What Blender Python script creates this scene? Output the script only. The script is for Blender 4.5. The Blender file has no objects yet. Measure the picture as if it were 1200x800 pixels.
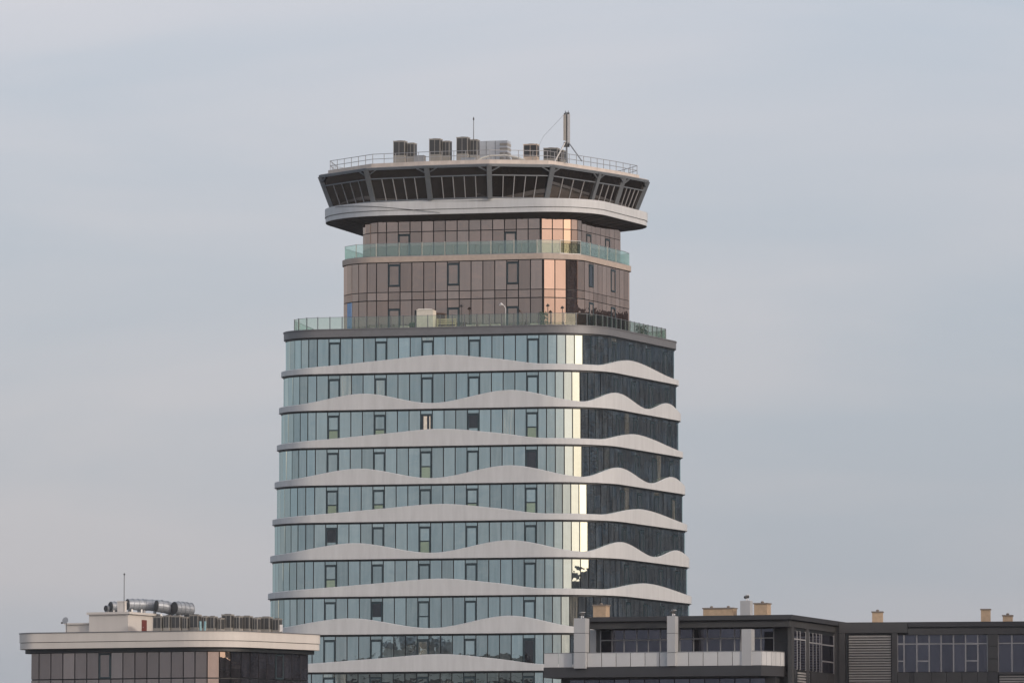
import bpy, math, random
from mathutils import Matrix, Vector
random.seed(7)
R = math.radians
S = bpy.context.scene
COL = S.collection

# ------------------------------------------------------------------ camera
F = 8000.0                       # focal length in photograph pixels (1200 wide)
HZ = 645.0                       # horizon lies this many pixels below the picture centre
CAMZ = 3.0
PITCH = math.atan(HZ / F)
cp, sp = math.cos(PITCH), math.sin(PITCH)
cam_d = bpy.data.cameras.new('camera')
cam = bpy.data.objects.new('camera', cam_d)
COL.objects.link(cam)
cam.location = (0, 0, CAMZ)
cam.rotation_euler = (R(90) + PITCH, 0, 0)
cam_d.sensor_fit = 'HORIZONTAL'
cam_d.sensor_width = 36.0
cam_d.lens = 36.0 * F / 1200.0
cam_d.clip_start = 1.0
cam_d.clip_end = 30000
S.camera = cam

# ------------------------------------------------------------------ world, sun, exposure
SUN_AZ, SUN_EL = 132.0, 14.0     # azimuth clockwise from +Y (the view direction)
world = bpy.data.worlds.new('World')
S.world = world
world.use_nodes = True
nt = world.node_tree
nt.nodes.clear()
def WN(t, **kw):
    n = nt.nodes.new(t)
    for k, v in kw.items():
        setattr(n, k, v)
    return n
out = WN('ShaderNodeOutputWorld')
bg = WN('ShaderNodeBackground')
bg.inputs['Strength'].default_value = 0.1
sky = WN('ShaderNodeTexSky', sky_type='NISHITA')
sky.sun_disc = False
sky.sun_elevation = R(SUN_EL)
sky.sun_rotation = R(SUN_AZ)
sky.altitude = 50
sky.air_density = 1.2
sky.dust_density = 2.0
sky.ozone_density = 1.5
tc = WN('ShaderNodeTexCoord')
mp = WN('ShaderNodeMapping')
mp.inputs['Scale'].default_value = (1.0, 1.0, 5.0)
mp.inputs['Rotation'].default_value = (R(0), R(3.0), R(0))
nz = WN('ShaderNodeTexNoise')
nz.inputs['Scale'].default_value = 7.0
nz.inputs['Detail'].default_value = 4.0
nz.inputs['Roughness'].default_value = 0.5
nz.inputs['Distortion'].default_value = 0.3
rp = WN('ShaderNodeValToRGB')
rp.color_ramp.elements[0].position = 0.36
rp.color_ramp.elements[0].color = (5.15, 5.65, 6.6, 1)
rp.color_ramp.elements[1].position = 0.64
rp.color_ramp.elements[1].color = (6.45, 6.38, 7.0, 1)
# cloud veil is thinner low down, where the grey haze of the horizon takes over
sx = WN('ShaderNodeSeparateXYZ')
hz = WN('ShaderNodeMapRange')
hz.inputs['From Min'].default_value = 0.0
hz.inputs['From Max'].default_value = 0.13
hz.inputs['To Min'].default_value = 0.75
hz.inputs['To Max'].default_value = 1.12
vm = WN('ShaderNodeVectorMath', operation='SCALE')
mx = WN('ShaderNodeMix', data_type='RGBA')
mx.inputs['Factor'].default_value = 0.2
L = nt.links.new
L(tc.outputs['Generated'], mp.inputs['Vector'])
L(mp.outputs['Vector'], nz.inputs['Vector'])
L(nz.outputs['Fac'], rp.inputs['Fac'])
L(tc.outputs['Generated'], sx.inputs['Vector'])
L(sx.outputs['Z'], hz.inputs['Value'])
L(rp.outputs['Color'], vm.inputs[0])
L(hz.outputs['Result'], vm.inputs['Scale'])
L(vm.outputs['Vector'], mx.inputs[6])
L(sky.outputs['Color'], mx.inputs[7])
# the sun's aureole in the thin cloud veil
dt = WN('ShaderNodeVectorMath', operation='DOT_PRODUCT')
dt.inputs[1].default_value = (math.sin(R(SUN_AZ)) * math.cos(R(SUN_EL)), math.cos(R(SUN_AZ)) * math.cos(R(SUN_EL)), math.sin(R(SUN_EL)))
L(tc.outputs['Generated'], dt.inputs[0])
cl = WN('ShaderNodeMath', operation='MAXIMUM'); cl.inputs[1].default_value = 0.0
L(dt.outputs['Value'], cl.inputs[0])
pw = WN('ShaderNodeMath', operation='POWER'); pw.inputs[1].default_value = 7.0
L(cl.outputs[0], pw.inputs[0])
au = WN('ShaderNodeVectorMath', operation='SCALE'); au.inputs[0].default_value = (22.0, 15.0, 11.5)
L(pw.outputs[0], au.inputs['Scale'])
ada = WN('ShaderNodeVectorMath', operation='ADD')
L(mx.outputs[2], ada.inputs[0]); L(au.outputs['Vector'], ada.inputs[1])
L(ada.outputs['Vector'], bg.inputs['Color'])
L(bg.outputs['Background'], out.inputs['Surface'])

sd = bpy.data.lights.new('sun', 'SUN')
sd.energy = 1.6
sd.angle = R(3.0)
sd.color = (1.0, 0.88, 0.76)
sun = bpy.data.objects.new('sun', sd)
COL.objects.link(sun)
sv = Vector((math.sin(R(SUN_AZ)) * math.cos(R(SUN_EL)), math.cos(R(SUN_AZ)) * math.cos(R(SUN_EL)), math.sin(R(SUN_EL))))
sun.rotation_euler = sv.to_track_quat('Z', 'Y').to_euler()
sun.location = (300, 300, 200)

S.view_settings.view_transform = 'Standard'
S.view_settings.look = 'None'
S.view_settings.gamma = 1.0
S.view_settings.exposure = 0.0
S.view_settings.use_curve_mapping = False
S.render.engine = 'CYCLES'
S.cycles.max_bounces = 8
S.cycles.transparent_max_bounces = 12

# ------------------------------------------------------------------ pixel helpers
def ray(px, py):
    u, v = px - 600.0, 400.0 - py
    return Vector((u, F * cp - v * sp, F * sp + v * cp))
def at(px, py, Y):
    d = ray(px, py)
    return Vector((0, 0, CAMZ)) + d * (Y / d.y)
def zat(py, Y):
    return at(600, py, Y).z
def xat(px, py, Y):
    return at(px, py, Y).x
def pxof(x, y, z):
    dz = z - CAMZ
    depth = y * cp + dz * sp
    return 600 + F * x / depth

# ------------------------------------------------------------------ materials
MATS = {}
def mat(name):
    m = bpy.data.materials.new(name)
    m.use_nodes = True
    MATS[name] = m
    return m, m.node_tree, m.node_tree.nodes, m.node_tree.links
def solid(name, col, rough=0.6, metal=0.0, var=0.12, scale=1.5, bump=0.0, streak=False, rand=0.0, spec=0.5):
    m, t, N, Lk = mat(name)
    b = N['Principled BSDF']
    b.inputs['Roughness'].default_value = rough
    b.inputs['Metallic'].default_value = metal
    b.inputs['Specular IOR Level'].default_value = spec
    tcn = N.new('ShaderNodeTexCoord')
    mpn = N.new('ShaderNodeMapping')
    if streak:
        mpn.inputs['Scale'].default_value = (1, 1, 0.12)
    n1 = N.new('ShaderNodeTexNoise')
    n1.inputs['Scale'].default_value = scale
    n1.inputs['Detail'].default_value = 6
    n1.inputs['Roughness'].default_value = 0.65
    Lk.new(tcn.outputs['Object'], mpn.inputs['Vector'])
    Lk.new(mpn.outputs['Vector'], n1.inputs['Vector'])
    r = N.new('ShaderNodeMapRange')
    r.inputs['From Min'].default_value = 0.25
    r.inputs['From Max'].default_value = 0.75
    r.inputs['To Min'].default_value = 1 - var
    r.inputs['To Max'].default_value = 1 + var
    Lk.new(n1.outputs['Fac'], r.inputs['Value'])
    val = r.outputs['Result']
    if rand:
        oi = N.new('ShaderNodeObjectInfo')
        r2 = N.new('ShaderNodeMapRange')
        r2.inputs['To Min'].default_value = 1 - rand
        r2.inputs['To Max'].default_value = 1 + rand
        Lk.new(oi.outputs['Random'], r2.inputs['Value'])
        mm = N.new('ShaderNodeMath'); mm.operation = 'MULTIPLY'
        Lk.new(val, mm.inputs[0]); Lk.new(r2.outputs['Result'], mm.inputs[1])
        val = mm.outputs[0]
    v = N.new('ShaderNodeVectorMath'); v.operation = 'SCALE'
    v.inputs[0].default_value = col
    Lk.new(val, v.inputs['Scale'])
    Lk.new(v.outputs['Vector'], b.inputs['Base Color'])
    if bump:
        bp = N.new('ShaderNodeBump')
        bp.inputs['Strength'].default_value = bump
        bp.inputs['Distance'].default_value = 0.03
        n2 = N.new('ShaderNodeTexNoise')
        n2.inputs['Scale'].default_value = scale * 4
        n2.inputs['Detail'].default_value = 5
        Lk.new(tcn.outputs['Object'], n2.inputs['Vector'])
        Lk.new(n2.outputs['Fac'], bp.inputs['Height'])
        Lk.new(bp.outputs['Normal'], b.inputs['Normal'])
    return m
def coated(name, tint, inside, refl=0.6, inside_var=0.6, wob=0.006, rough=0.015, light_every=0.0, light_col=(0.3, 0.32, 0.28)):
    """Reflective coated glass over a curtained dark room."""
    m, t, N, Lk = mat(name)
    N.clear()
    o = N.new('ShaderNodeOutputMaterial')
    tcn = N.new('ShaderNodeTexCoord')
    oi = N.new('ShaderNodeObjectInfo')
    geo = N.new('ShaderNodeNewGeometry')
    ad = N.new('ShaderNodeMath'); ad.operation = 'ADD'
    Lk.new(oi.outputs['Random'], ad.inputs[0]); Lk.new(geo.outputs['Random Per Island'], ad.inputs[1])
    fr = N.new('ShaderNodeMath'); fr.operation = 'FRACT'
    Lk.new(ad.outputs[0], fr.inputs[0])
    rnd = fr.outputs[0]
    # vertical folds of the curtains behind the pane
    off = N.new('ShaderNodeVectorMath'); off.operation = 'SCALE'
    off.inputs[0].default_value = (37.0, 19.0, 53.0)
    Lk.new(rnd, off.inputs['Scale'])
    add = N.new('ShaderNodeVectorMath'); add.operation = 'ADD'
    Lk.new(tcn.outputs['Object'], add.inputs[0]); Lk.new(off.outputs['Vector'], add.inputs[1])
    mpn = N.new('ShaderNodeMapping')
    mpn.inputs['Scale'].default_value = (1, 1, 0.07)
    Lk.new(add.outputs['Vector'], mpn.inputs['Vector'])
    n1 = N.new('ShaderNodeTexNoise')
    n1.inputs['Scale'].default_value = 4.5
    n1.inputs['Detail'].default_value = 3
    Lk.new(mpn.outputs['Vector'], n1.inputs['Vector'])
    r1 = N.new('ShaderNodeMapRange')
    r1.inputs['From Min'].default_value = 0.3; r1.inputs['From Max'].default_value = 0.7
    r1.inputs['To Min'].default_value = 1 - inside_var; r1.inputs['To Max'].default_value = 1 + inside_var
    Lk.new(n1.outputs['Fac'], r1.inputs['Value'])
    sc = N.new('ShaderNodeVectorMath'); sc.operation = 'SCALE'
    Lk.new(r1.outputs['Result'], sc.inputs['Scale'])
    if light_every:
        gt = N.new('ShaderNodeMath'); gt.operation = 'LESS_THAN'
        gt.inputs[1].default_value = light_every
        Lk.new(rnd, gt.inputs[0])
        mc = N.new('ShaderNodeMix'); mc.data_type = 'RGBA'
        mc.inputs[6].default_value = (*inside, 1); mc.inputs[7].default_value = (*light_col, 1)
        Lk.new(gt.outputs[0], mc.inputs['Factor'])
        Lk.new(mc.outputs[2], sc.inputs[0])
    else:
        sc.inputs[0].default_value = inside
    df = N.new('ShaderNodeBsdfDiffuse')
    Lk.new(sc.outputs['Vector'], df.inputs['Color'])
    gl = N.new('ShaderNodeBsdfGlossy')
    gl.inputs['Roughness'].default_value = rough
    tv = N.new('ShaderNodeMapRange')
    tv.inputs['To Min'].default_value = 0.80; tv.inputs['To Max'].default_value = 1.12
    r7 = N.new('ShaderNodeMath'); r7.operation = 'MULTIPLY'; r7.inputs[1].default_value = 7.13
    Lk.new(rnd, r7.inputs[0])
    f7 = N.new('ShaderNodeMath'); f7.operation = 'FRACT'
    Lk.new(r7.outputs[0], f7.inputs[0]); Lk.new(f7.outputs[0], tv.inputs['Value'])
    ts = N.new('ShaderNodeVectorMath'); ts.operation = 'SCALE'
    ts.inputs[0].default_value = tint
    Lk.new(tv.outputs['Result'], ts.inputs['Scale'])
    Lk.new(ts.outputs['Vector'], gl.inputs['Color'])
    nw = N.new('ShaderNodeTexNoise')
    nw.inputs['Scale'].default_value = 0.9
    Lk.new(add.outputs['Vector'], nw.inputs['Vector'])
    bp = N.new('ShaderNodeBump')
    bp.inputs['Strength'].default_value = 1.0
    bp.inputs['Distance'].default_value = wob
    Lk.new(nw.outputs['Fac'], bp.inputs['Height'])
    Lk.new(bp.outputs['Normal'], gl.inputs['Normal'])
    fz = N.new('ShaderNodeFresnel'); fz.inputs['IOR'].default_value = 1.5
    mr = N.new('ShaderNodeMapRange')
    mr.inputs['To Min'].default_value = refl; mr.inputs['To Max'].default_value = 1.0
    Lk.new(fz.outputs['Fac'], mr.inputs['Value'])
    ms = N.new('ShaderNodeMixShader')
    Lk.new(mr.outputs['Result'], ms.inputs['Fac'])
    Lk.new(df.outputs[0], ms.inputs[1]); Lk.new(gl.outputs[0], ms.inputs[2])
    Lk.new(ms.outputs[0], o.inputs['Surface'])
    return m
def clear_glass(name, tint, fac=0.3):
    m, t, N, Lk = mat(name)
    N.clear()
    o = N.new('ShaderNodeOutputMaterial')
    tr = N.new('ShaderNodeBsdfTransparent'); tr.inputs['Color'].default_value = (*tint, 1)
    gl = N.new('ShaderNodeBsdfGlossy'); gl.inputs['Roughness'].default_value = 0.03
    gl.inputs['Color'].default_value = (0.8, 0.9, 0.88, 1)
    fz = N.new('ShaderNodeFresnel'); fz.inputs['IOR'].default_value = 1.5
    mr = N.new('ShaderNodeMapRange')
    mr.inputs['To Min'].default_value = fac; mr.inputs['To Max'].default_value = 0.45
    Lk.new(fz.outputs['Fac'], mr.inputs['Value'])
    ms = N.new('ShaderNodeMixShader')
    Lk.new(mr.outputs['Result'], ms.inputs['Fac'])
    Lk.new(tr.outputs[0], ms.inputs[1]); Lk.new(gl.outputs[0], ms.inputs[2])
    Lk.new(ms.outputs[0], o.inputs['Surface'])
    return m

M_WHITE = solid('white_render', (0.535, 0.56, 0.57), 0.7, var=0.1, scale=1.6, bump=0.15, streak=True)
M_CREAM = solid('cream_cladding', (0.57, 0.55, 0.515), 0.55, var=0.07, scale=0.7, streak=True)
M_COPING = solid('grey_metal_coping', (0.17, 0.178, 0.188), 0.5, 0.2, var=0.1)
M_STONE = solid('beige_stone', (0.42, 0.36, 0.31), 0.8, var=0.15, scale=2, bump=0.2)
M_ROOFEDGE = solid('weathered_concrete', (0.5, 0.46, 0.42), 0.85, var=0.2, scale=1.2, bump=0.3, streak=True)
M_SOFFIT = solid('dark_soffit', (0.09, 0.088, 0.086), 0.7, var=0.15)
M_DARK = solid('dark_frame', (0.012, 0.017, 0.021), 0.5)
M_FRAME = solid('teal_window_frame', (0.022, 0.042, 0.052), 0.45)
M_STEEL = solid('blue_grey_steel', (0.15, 0.17, 0.185), 0.5, 0.3, var=0.12)
M_GALV = solid('galvanised_rail', (0.33, 0.34, 0.35), 0.45, 0.6, var=0.1)
M_POST = solid('pale_post', (0.55, 0.55, 0.5), 0.5)
M_AC = solid('unit_casing', (0.26, 0.255, 0.235), 0.6, var=0.15, rand=0.1)
M_ACBEIGE = solid('beige_casing', (0.6, 0.5, 0.4), 0.6, var=0.1)
M_GRILLE = solid('dark_grille', (0.045, 0.048, 0.05), 0.5)
M_DUCT = solid('silver_duct', (0.28, 0.31, 0.34), 0.5, 0.4, var=0.25, scale=3)
M_CLAD = solid('charcoal_cladding', (0.034, 0.037, 0.042), 0.55, var=0.15, scale=0.6, rand=0.1)
M_CLADL = solid('grey_cladding', (0.048, 0.051, 0.053), 0.6, var=0.14, scale=0.8, rand=0.06)
M_PILLAR = solid('pale_grey_panel', (0.39, 0.41, 0.425), 0.55, var=0.07, streak=True)
M_PANEL = solid('frosted_panel', (0.5, 0.52, 0.53), 0.35, var=0.06, rand=0.07)
M_LOUVRE = solid('louvre_slat', (0.34, 0.34, 0.33), 0.6, var=0.1)
M_BRICK = solid('tan_chimney', (0.42, 0.32, 0.22), 0.85, var=0.15, scale=3, bump=0.3)
M_CAP = solid('chimney_cap', (0.2, 0.175, 0.15), 0.8)
M_MULL = solid('grey_mullion', (0.3, 0.31, 0.32), 0.5)
M_RED = solid('red_door', (0.14, 0.035, 0.03), 0.6)
M_PLANT = solid('plant_leaf', (0.05, 0.085, 0.03), 0.6, var=0.4, scale=8)
M_POT = solid('pot', (0.45, 0.42, 0.36), 0.8)
M_CANVAS = solid('white_canvas', (0.62, 0.6, 0.53), 0.9, var=0.12, scale=3)
M_WOOD = solid('pale_wood', (0.42, 0.38, 0.24), 0.7, var=0.2, scale=4)
M_AHU = solid('air_unit_casing', (0.42, 0.46, 0.5), 0.5, 0.2, var=0.12)
M_CYAN = solid('pale_blue_tube', (0.2, 0.36, 0.4), 0.5)
M_LAMP = solid('lamp_white', (0.65, 0.66, 0.66), 0.4)
M_GROUND = solid('asphalt', (0.06, 0.06, 0.057), 0.9, var=0.3, scale=0.05)
M_ROOF = solid('roof_membrane', (0.2, 0.19, 0.18), 0.9, var=0.2)
M_OFFICE = solid('dark_office_cladding', (0.036, 0.05, 0.075), 0.5, var=0.2, scale=0.1)
G_BLUE = coated('blue_green_glass', (0.715, 0.885, 0.89), (0.07, 0.08, 0.085), 0.5, 0.8, light_every=0.04, light_col=(0.2, 0.2, 0.17))
G_BLUED = coated('blue_green_glass_open', (0.5, 0.55, 0.6), (0.012, 0.013, 0.016), 0.08)
G_BRONZE = coated('bronze_glass', (0.68, 0.535, 0.46), (0.06, 0.043, 0.036), 0.5)
G_BRONZE2 = coated('brown_glass', (0.56, 0.49, 0.46), (0.036, 0.036, 0.042), 0.42)
G_CAB = coated('cab_glass', (0.8, 0.72, 0.65), (0.016, 0.014, 0.012), 0.16)
G_NAVY = coated('navy_glass', (0.7, 0.75, 0.95), (0.012, 0.013, 0.018), 0.07, inside_var=0.8)
G_OFFICE = coated('office_glass', (0.45, 0.58, 0.75), (0.02, 0.03, 0.048), 0.12)
G_LOWER = coated('lower_green_glass', (0.72, 0.85, 0.66), (0.11, 0.14, 0.085), 0.4, 0.2)
G_POSTER = coated('blue_backed_glass', (0.5, 0.7, 0.95), (0.06, 0.13, 0.3), 0.2, 0.3)
G_CURTAIN = solid('cream_curtain', (0.75, 0.7, 0.6), 0.9, var=0.2, scale=5)
G_RAIL = clear_glass('green_rail_glass', (0.85, 0.93, 0.89), 0.12)
G_RAIL2 = clear_glass('pale_rail_glass', (0.87, 0.91, 0.86), 0.06)

# ------------------------------------------------------------------ object helpers
WM = {}
def link(o, parent, W):
    COL.objects.link(o)
    if parent is not None:
        o.parent = parent
        o.matrix_parent_inverse = Matrix.Identity(4)
        o.matrix_basis = WM[parent.name].inverted() @ W
    else:
        o.matrix_basis = W
    WM[o.name] = W.copy()
    return o
def thing(name, label, cat, loc, rz=0.0, group=None):
    o = bpy.data.objects.new(name, None)
    o.empty_display_size = 0.5
    link(o, None, Matrix.Translation(Vector(loc)) @ Matrix.Rotation(rz, 4, 'Z'))
    o['label'] = label; o['category'] = cat
    if group:
        o['group'] = group
    return o
def tag(o, label=None, cat=None, group=None, kind=None):
    if label: o['label'] = label
    if cat: o['category'] = cat
    if group: o['group'] = group
    if kind: o['kind'] = kind
    return o
class MB:
    def __init__(s):
        s.v, s.f = [], []
    def add(s, vs, fs):
        b = len(s.v)
        s.v += [Vector(p) for p in vs]
        s.f += [tuple(i + b for i in f) for f in fs]
        return s
    def box(s, x0, x1, y0, y1, z0, z1):
        return s.add([(x0,y0,z0),(x1,y0,z0),(x1,y1,z0),(x0,y1,z0),(x0,y0,z1),(x1,y0,z1),(x1,y1,z1),(x0,y1,z1)],
                     [(0,3,2,1),(4,5,6,7),(0,1,5,4),(1,2,6,5),(2,3,7,6),(3,0,4,7)])
    def hexa(s, a):          # 8 points: bottom 4 CCW, top 4 CCW
        return s.add(a, [(0,3,2,1),(4,5,6,7),(0,1,5,4),(1,2,6,5),(2,3,7,6),(3,0,4,7)])
    def bar(s, p, q, w, d=None, up=Vector((0,0,1))):
        p, q = Vector(p), Vector(q)
        d = w if d is None else d
        t = (q - p).normalized()
        a = t.cross(up)
        if a.length < 1e-4:
            a = Vector((1, 0, 0))
        a.normalize(); b = a.cross(t).normalized()
        a *= w / 2; b *= d / 2
        return s.add([p-a-b, p+a-b, p+a+b, p-a+b, q-a-b, q+a-b, q+a+b, q-a+b],
                     [(0,3,2,1),(4,5,6,7),(0,1,5,4),(1,2,6,5),(2,3,7,6),(3,0,4,7)])
    def tube(s, pts, rad, n=8, cap=True):
        pts = [Vector(p) for p in pts]
        rad = rad if isinstance(rad, (list, tuple)) else [rad] * len(pts)
        b = len(s.v)
        for i, p in enumerate(pts):
            t = (pts[min(i+1, len(pts)-1)] - pts[max(i-1, 0)]).normalized()
            a = t.cross(Vector((0, 0, 1)))
            if a.length < 1e-3: a = t.cross(Vector((0, 1, 0)))
            a.normalize(); c = a.cross(t)
            for k in range(n):
                th = 2 * math.pi * k / n
                s.v.append(p + (a * math.cos(th) + c * math.sin(th)) * rad[i])
        for i in range(len(pts) - 1):
            for k in range(n):
                k2 = (k + 1) % n
                s.f.append((b + i*n + k, b + i*n + k2, b + (i+1)*n + k2, b + (i+1)*n + k))
        if cap:
            s.f.append(tuple(b + k for k in range(n))[::-1])
            s.f.append(tuple(b + (len(pts)-1)*n + k for k in range(n)))
        return s
    def mesh(s, name, m):
        me = bpy.data.meshes.new(name)
        me.from_pydata([tuple(p) for p in s.v], [], s.f)
        me.materials.append(m)
        me.update()
        return me
    def build(s, name, m, parent=None, local=False, W=None):
        """vertices in world space (or in the parent's space when local)."""
        if parent is not None:
            W = WM[parent.name]
            if not local:
                inv = W.inverted()
                s.v = [inv @ p for p in s.v]
        elif W is None:
            W = Matrix.Identity(4)
        return link(bpy.data.objects.new(name, s.mesh(name, m)), parent, W)
def copy_tree(o, W, parent=None, label=None):
    c = o.copy()
    link(c, parent, W)
    if label: c['label'] = label
    inv = WM[o.name].inverted()
    for ch in list(o.children):
        copy_tree(ch, W @ (inv @ WM[ch.name]), c)
    return c

# ------------------------------------------------------------------ rounded outlines (hull of circles)
class Hull:
    """circles (centre, radius) counter-clockwise; outline(o) is the hull pushed out by o."""
    def __init__(s, cs):
        s.cs = cs
        s.n = []
        k = len(cs)
        for i in range(k):
            (c1, r1), (c2, r2) = cs[i], cs[(i+1) % k]
            d = c2 - c1
            D = d.length; d = d / D
            nr = Vector((d.y, -d.x))
            a = (r1 - r2) / D
            s.n.append((d * a + nr * math.sqrt(max(0, 1 - a*a))).normalized())
    def flat(s, i, o):
        n = s.n[i]; k = len(s.cs)
        return s.cs[i][0] + n * (s.cs[i][1] + o), s.cs[(i+1) % k][0] + n * (s.cs[(i+1) % k][1] + o), n
    def arc(s, i, o):        # the arc round circle i, before flat i
        n0, n1 = s.n[i-1], s.n[i]
        a0, a1 = math.atan2(n0.y, n0.x), math.atan2(n1.y, n1.x)
        while a1 < a0: a1 += 2 * math.pi
        return s.cs[i][0], s.cs[i][1] + o, a0, a1
    def outline(s, o, step=0.5, da=R(3.5)):
        pts = []
        for i in range(len(s.cs)):
            c, r, a0, a1 = s.arc(i, o)
            m = max(1, int((a1 - a0) / da))
            for j in range(m + 1):
                a = a0 + (a1 - a0) * j / m
                n = Vector((math.cos(a), math.sin(a)))
                pts.append((c + n * r, n))
            p, q, n = s.flat(i, o)
            m = max(1, int((q - p).length / step))
            for j in range(1, m):
                pts.append((p.lerp(q, j / m), n))
        return pts
def ring(mb, po, pi, z0, z1, zi0=None, zi1=None):
    """closed ring between outer and inner outlines (same point count); heights may be lists."""
    n = len(po)
    g = lambda z, i: z[i] if isinstance(z, (list, tuple)) else z
    zi0 = z0 if zi0 is None else zi0
    zi1 = z1 if zi1 is None else zi1
    b = len(mb.v)
    for i in range(n):
        a, c = po[i][0], pi[i][0]
        mb.v += [Vector((a.x, a.y, g(z0, i))), Vector((a.x, a.y, g(z1, i))), Vector((c.x, c.y, g(zi1, i))), Vector((c.x, c.y, g(zi0, i)))]
    for i in range(n):
        j = (i + 1) % n
        for k in range(4):
            k2 = (k + 1) % 4
            mb.f.append((b + 4*i + k, b + 4*j + k, b + 4*j + k2, b + 4*i + k2))
    return mb
def slab(mb, po, z0, z1):
    n = len(po); b = len(mb.v)
    for p in po: mb.v.append(Vector((p[0].x, p[0].y, z0)))
    for p in po: mb.v.append(Vector((p[0].x, p[0].y, z1)))
    for i in range(n):
        j = (i + 1) % n
        mb.f.append((b+i, b+j, b+n+j, b+n+i))
    mb.f.append(tuple(b + i for i in range(n))[::-1])
    mb.f.append(tuple(b + n + i for i in range(n)))
    return mb

# =================================================================== the setting
g = MB().add([(-2400,-2400,0),(2400,-2400,0),(2400,2400,0),(-2400,2400,0)], [(0,1,2,3)]).build('ground', M_GROUND)
tag(g, kind='structure')

# =================================================================== THE TOWER
AF = R(14.0)
nF = Vector((-math.sin(AF), -math.cos(AF))); e1 = Vector((math.cos(AF), -math.sin(AF)))
AR = R(22.0)
e2 = Vector((math.sin(AR), math.cos(AR))); nR = Vector((math.cos(AR), -math.sin(AR)))
PW = 1.138
def four(A, n_front, r1, r2, len2, r3, r4, back):
    B = A + e1 * (n_front * PW)
    C1 = A - nF * r1
    C2 = B - nF * r2
    E = C2 + nR * r2 + e2 * len2
    C3 = E - nR * r3
    C4 = C1 + Vector((0.16, 0.987)) * back
    return Hull([(C1, r1), (C2, r2), (C3, r3), (C4, r4)])
YA = 645.2
A0 = Vector((xat(372, 410, YA), YA))
TOW = four(A0, 19, 4.1, 5.9, 14 * PW, 4.1, 4.1, 17.0)
YF = 640.0                              # depth of the front-right corner
tower = thing('observation_tower', 'tall round-cornered glass tower with white wavy bands and a flared control cab on top', 'tower', (0, 655, 0))
YD = A0.y + 4.4
AD = Vector((xat(442, 340, YD), YD))
AB = Vector((xat(461, 240, YD), YD))
DRUM = four(AB, 12.4, 6.9, 4.6, 9.6, 4.6, 5.5, 12.0)     # smooth outline that carries the deck
PD = 1.165
def chamfered(A, n, r1, cham, len2, back):
    """drum with one flat chamfer pane pair between front and receding side"""
    ac = R(-13.0)
    ec = Vector((math.cos(ac), -math.sin(ac))); nc = Vector((-math.sin(ac), -math.cos(ac)))
    V1 = A + e1 * (n * PD)
    r0 = 0.25
    c1 = V1 - nF * r0
    p2 = c1 + nc * r0 + ec * cham
    r2 = 2.5
    c2 = p2 - nc * r2
    E = c2 + nR * r2 + e2 * len2
    C1 = A - nF * r1
    return Hull([(C1, r1), (c1, r0), (c2, r2), (E - nR * 2.2, 2.2), (C1 + Vector((0.16, 0.987)) * back, 3.0)])
AD = Vector((xat(441.3, 340, YD), YD))
LOW = chamfered(AD, 14, 4.25, 2.18, 11.6, 11.5)
YU = YD + 1.4
AU = Vector((xat(453, 270, YU), YU))
UPP = chamfered(AU, 13, 3.05, 2.14, 9.9, 10.0)
YDF = (AD + e1 * 14 * PD).y

# unit pane meshes (origin at bottom centre, outer face towards -y)
PANE = {}
def pane_mesh(w, h, m):
    key = (round(w, 2), round(h, 2), m.name)
    if key not in PANE:
        c = 0.012
        mb = MB()
        x, y0, y1 = w / 2, -0.03, 0.02
        mb.hexa([(-x, y1, 0), (x, y1, 0), (x-c, y0, c), (-x+c, y0, c), (-x, y1, h), (x, y1, h), (x-c, y0, h-c), (-x+c, y0, h-c)][0:0] or
                [(-x+c, y0, c), (x-c, y0, c), (x, y1, 0), (-x, y1, 0), (-x+c, y0, h-c), (x-c, y0, h-c), (x, y1, h), (-x, y1, h)])
        PANE[key] = mb.mesh('pane', m)
    return PANE[key]
def face_matrix(p, q, z, tilt=0.0, twist=0.0):
    mid = (p + q) / 2
    d = (q - p).normalized()
    M = Matrix(((d.x, -d.y, 0, mid.x), (d.y, d.x, 0, mid.y), (0, 0, 1, z), (0, 0, 0, 1)))
    return M @ Matrix.Rotation(tilt, 4, 'X') @ Matrix.Rotation(twist, 4, 'Z')
def pane_obj(p, q, z0, z1, m, parent, name='pane', gap=0.07, jitter=0.0035, wfix=None, lift=0.0):
    w = (wfix or (q - p).length) - gap
    me = pane_mesh(w, z1 - z0, m)
    W = face_matrix(p, q, z0, random.gauss(0, jitter), random.gauss(0, jitter))
    if lift:
        W = W @ Matrix.Translation((0, -lift, 0))
    return link(bpy.data.objects.new(name, me), parent, W)
def chords(h, i, o, w, n=None):
    """split flat i / arc i into chords of about w metres"""
    p, q, nn = h.flat(i, o)
    n = n or max(1, round((q - p).length / w))
    return [(p.lerp(q, j / n), p.lerp(q, (j + 1) / n)) for j in range(n)]
def arc_chords(h, i, o, w, rev=False):
    c, r, a0, a1 = h.arc(i, o)
    n = max(1, round(r * (a1 - a0) / w))
    an = [a0 + (a1 - a0) * j / n for j in range(n + 1)]
    P = [c + Vector((math.cos(a), math.sin(a))) * r for a in an]
    return [(P[j], P[j+1]) for j in range(n)]
FRM = {}
def frame_mesh(w, h, t=0.13, head=0.0, foot=0.0):
    """window frame: two jambs, head, sill; optional extra rails at heights"""
    key = (round(w, 2), round(h, 2), t, head, foot)
    if key not in FRM:
        mb = MB(); x = w / 2
        mb.box(-x, -x + t, -0.07, 0.03, 0, h)
        mb.box(x - t, x, -0.07, 0.03, 0, h)
        mb.box(-x + t, x - t, -0.07, 0.03, h - t * 1.25, h)
        mb.box(-x + t, x - t, -0.07, 0.03, 0, t)
        if foot:
            mb.box(-x + t, x - t, -0.065, 0.03, foot, foot + t * 0.8)
        FRM[key] = mb.mesh('window', M_FRAME)
    return FRM[key]

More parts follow.
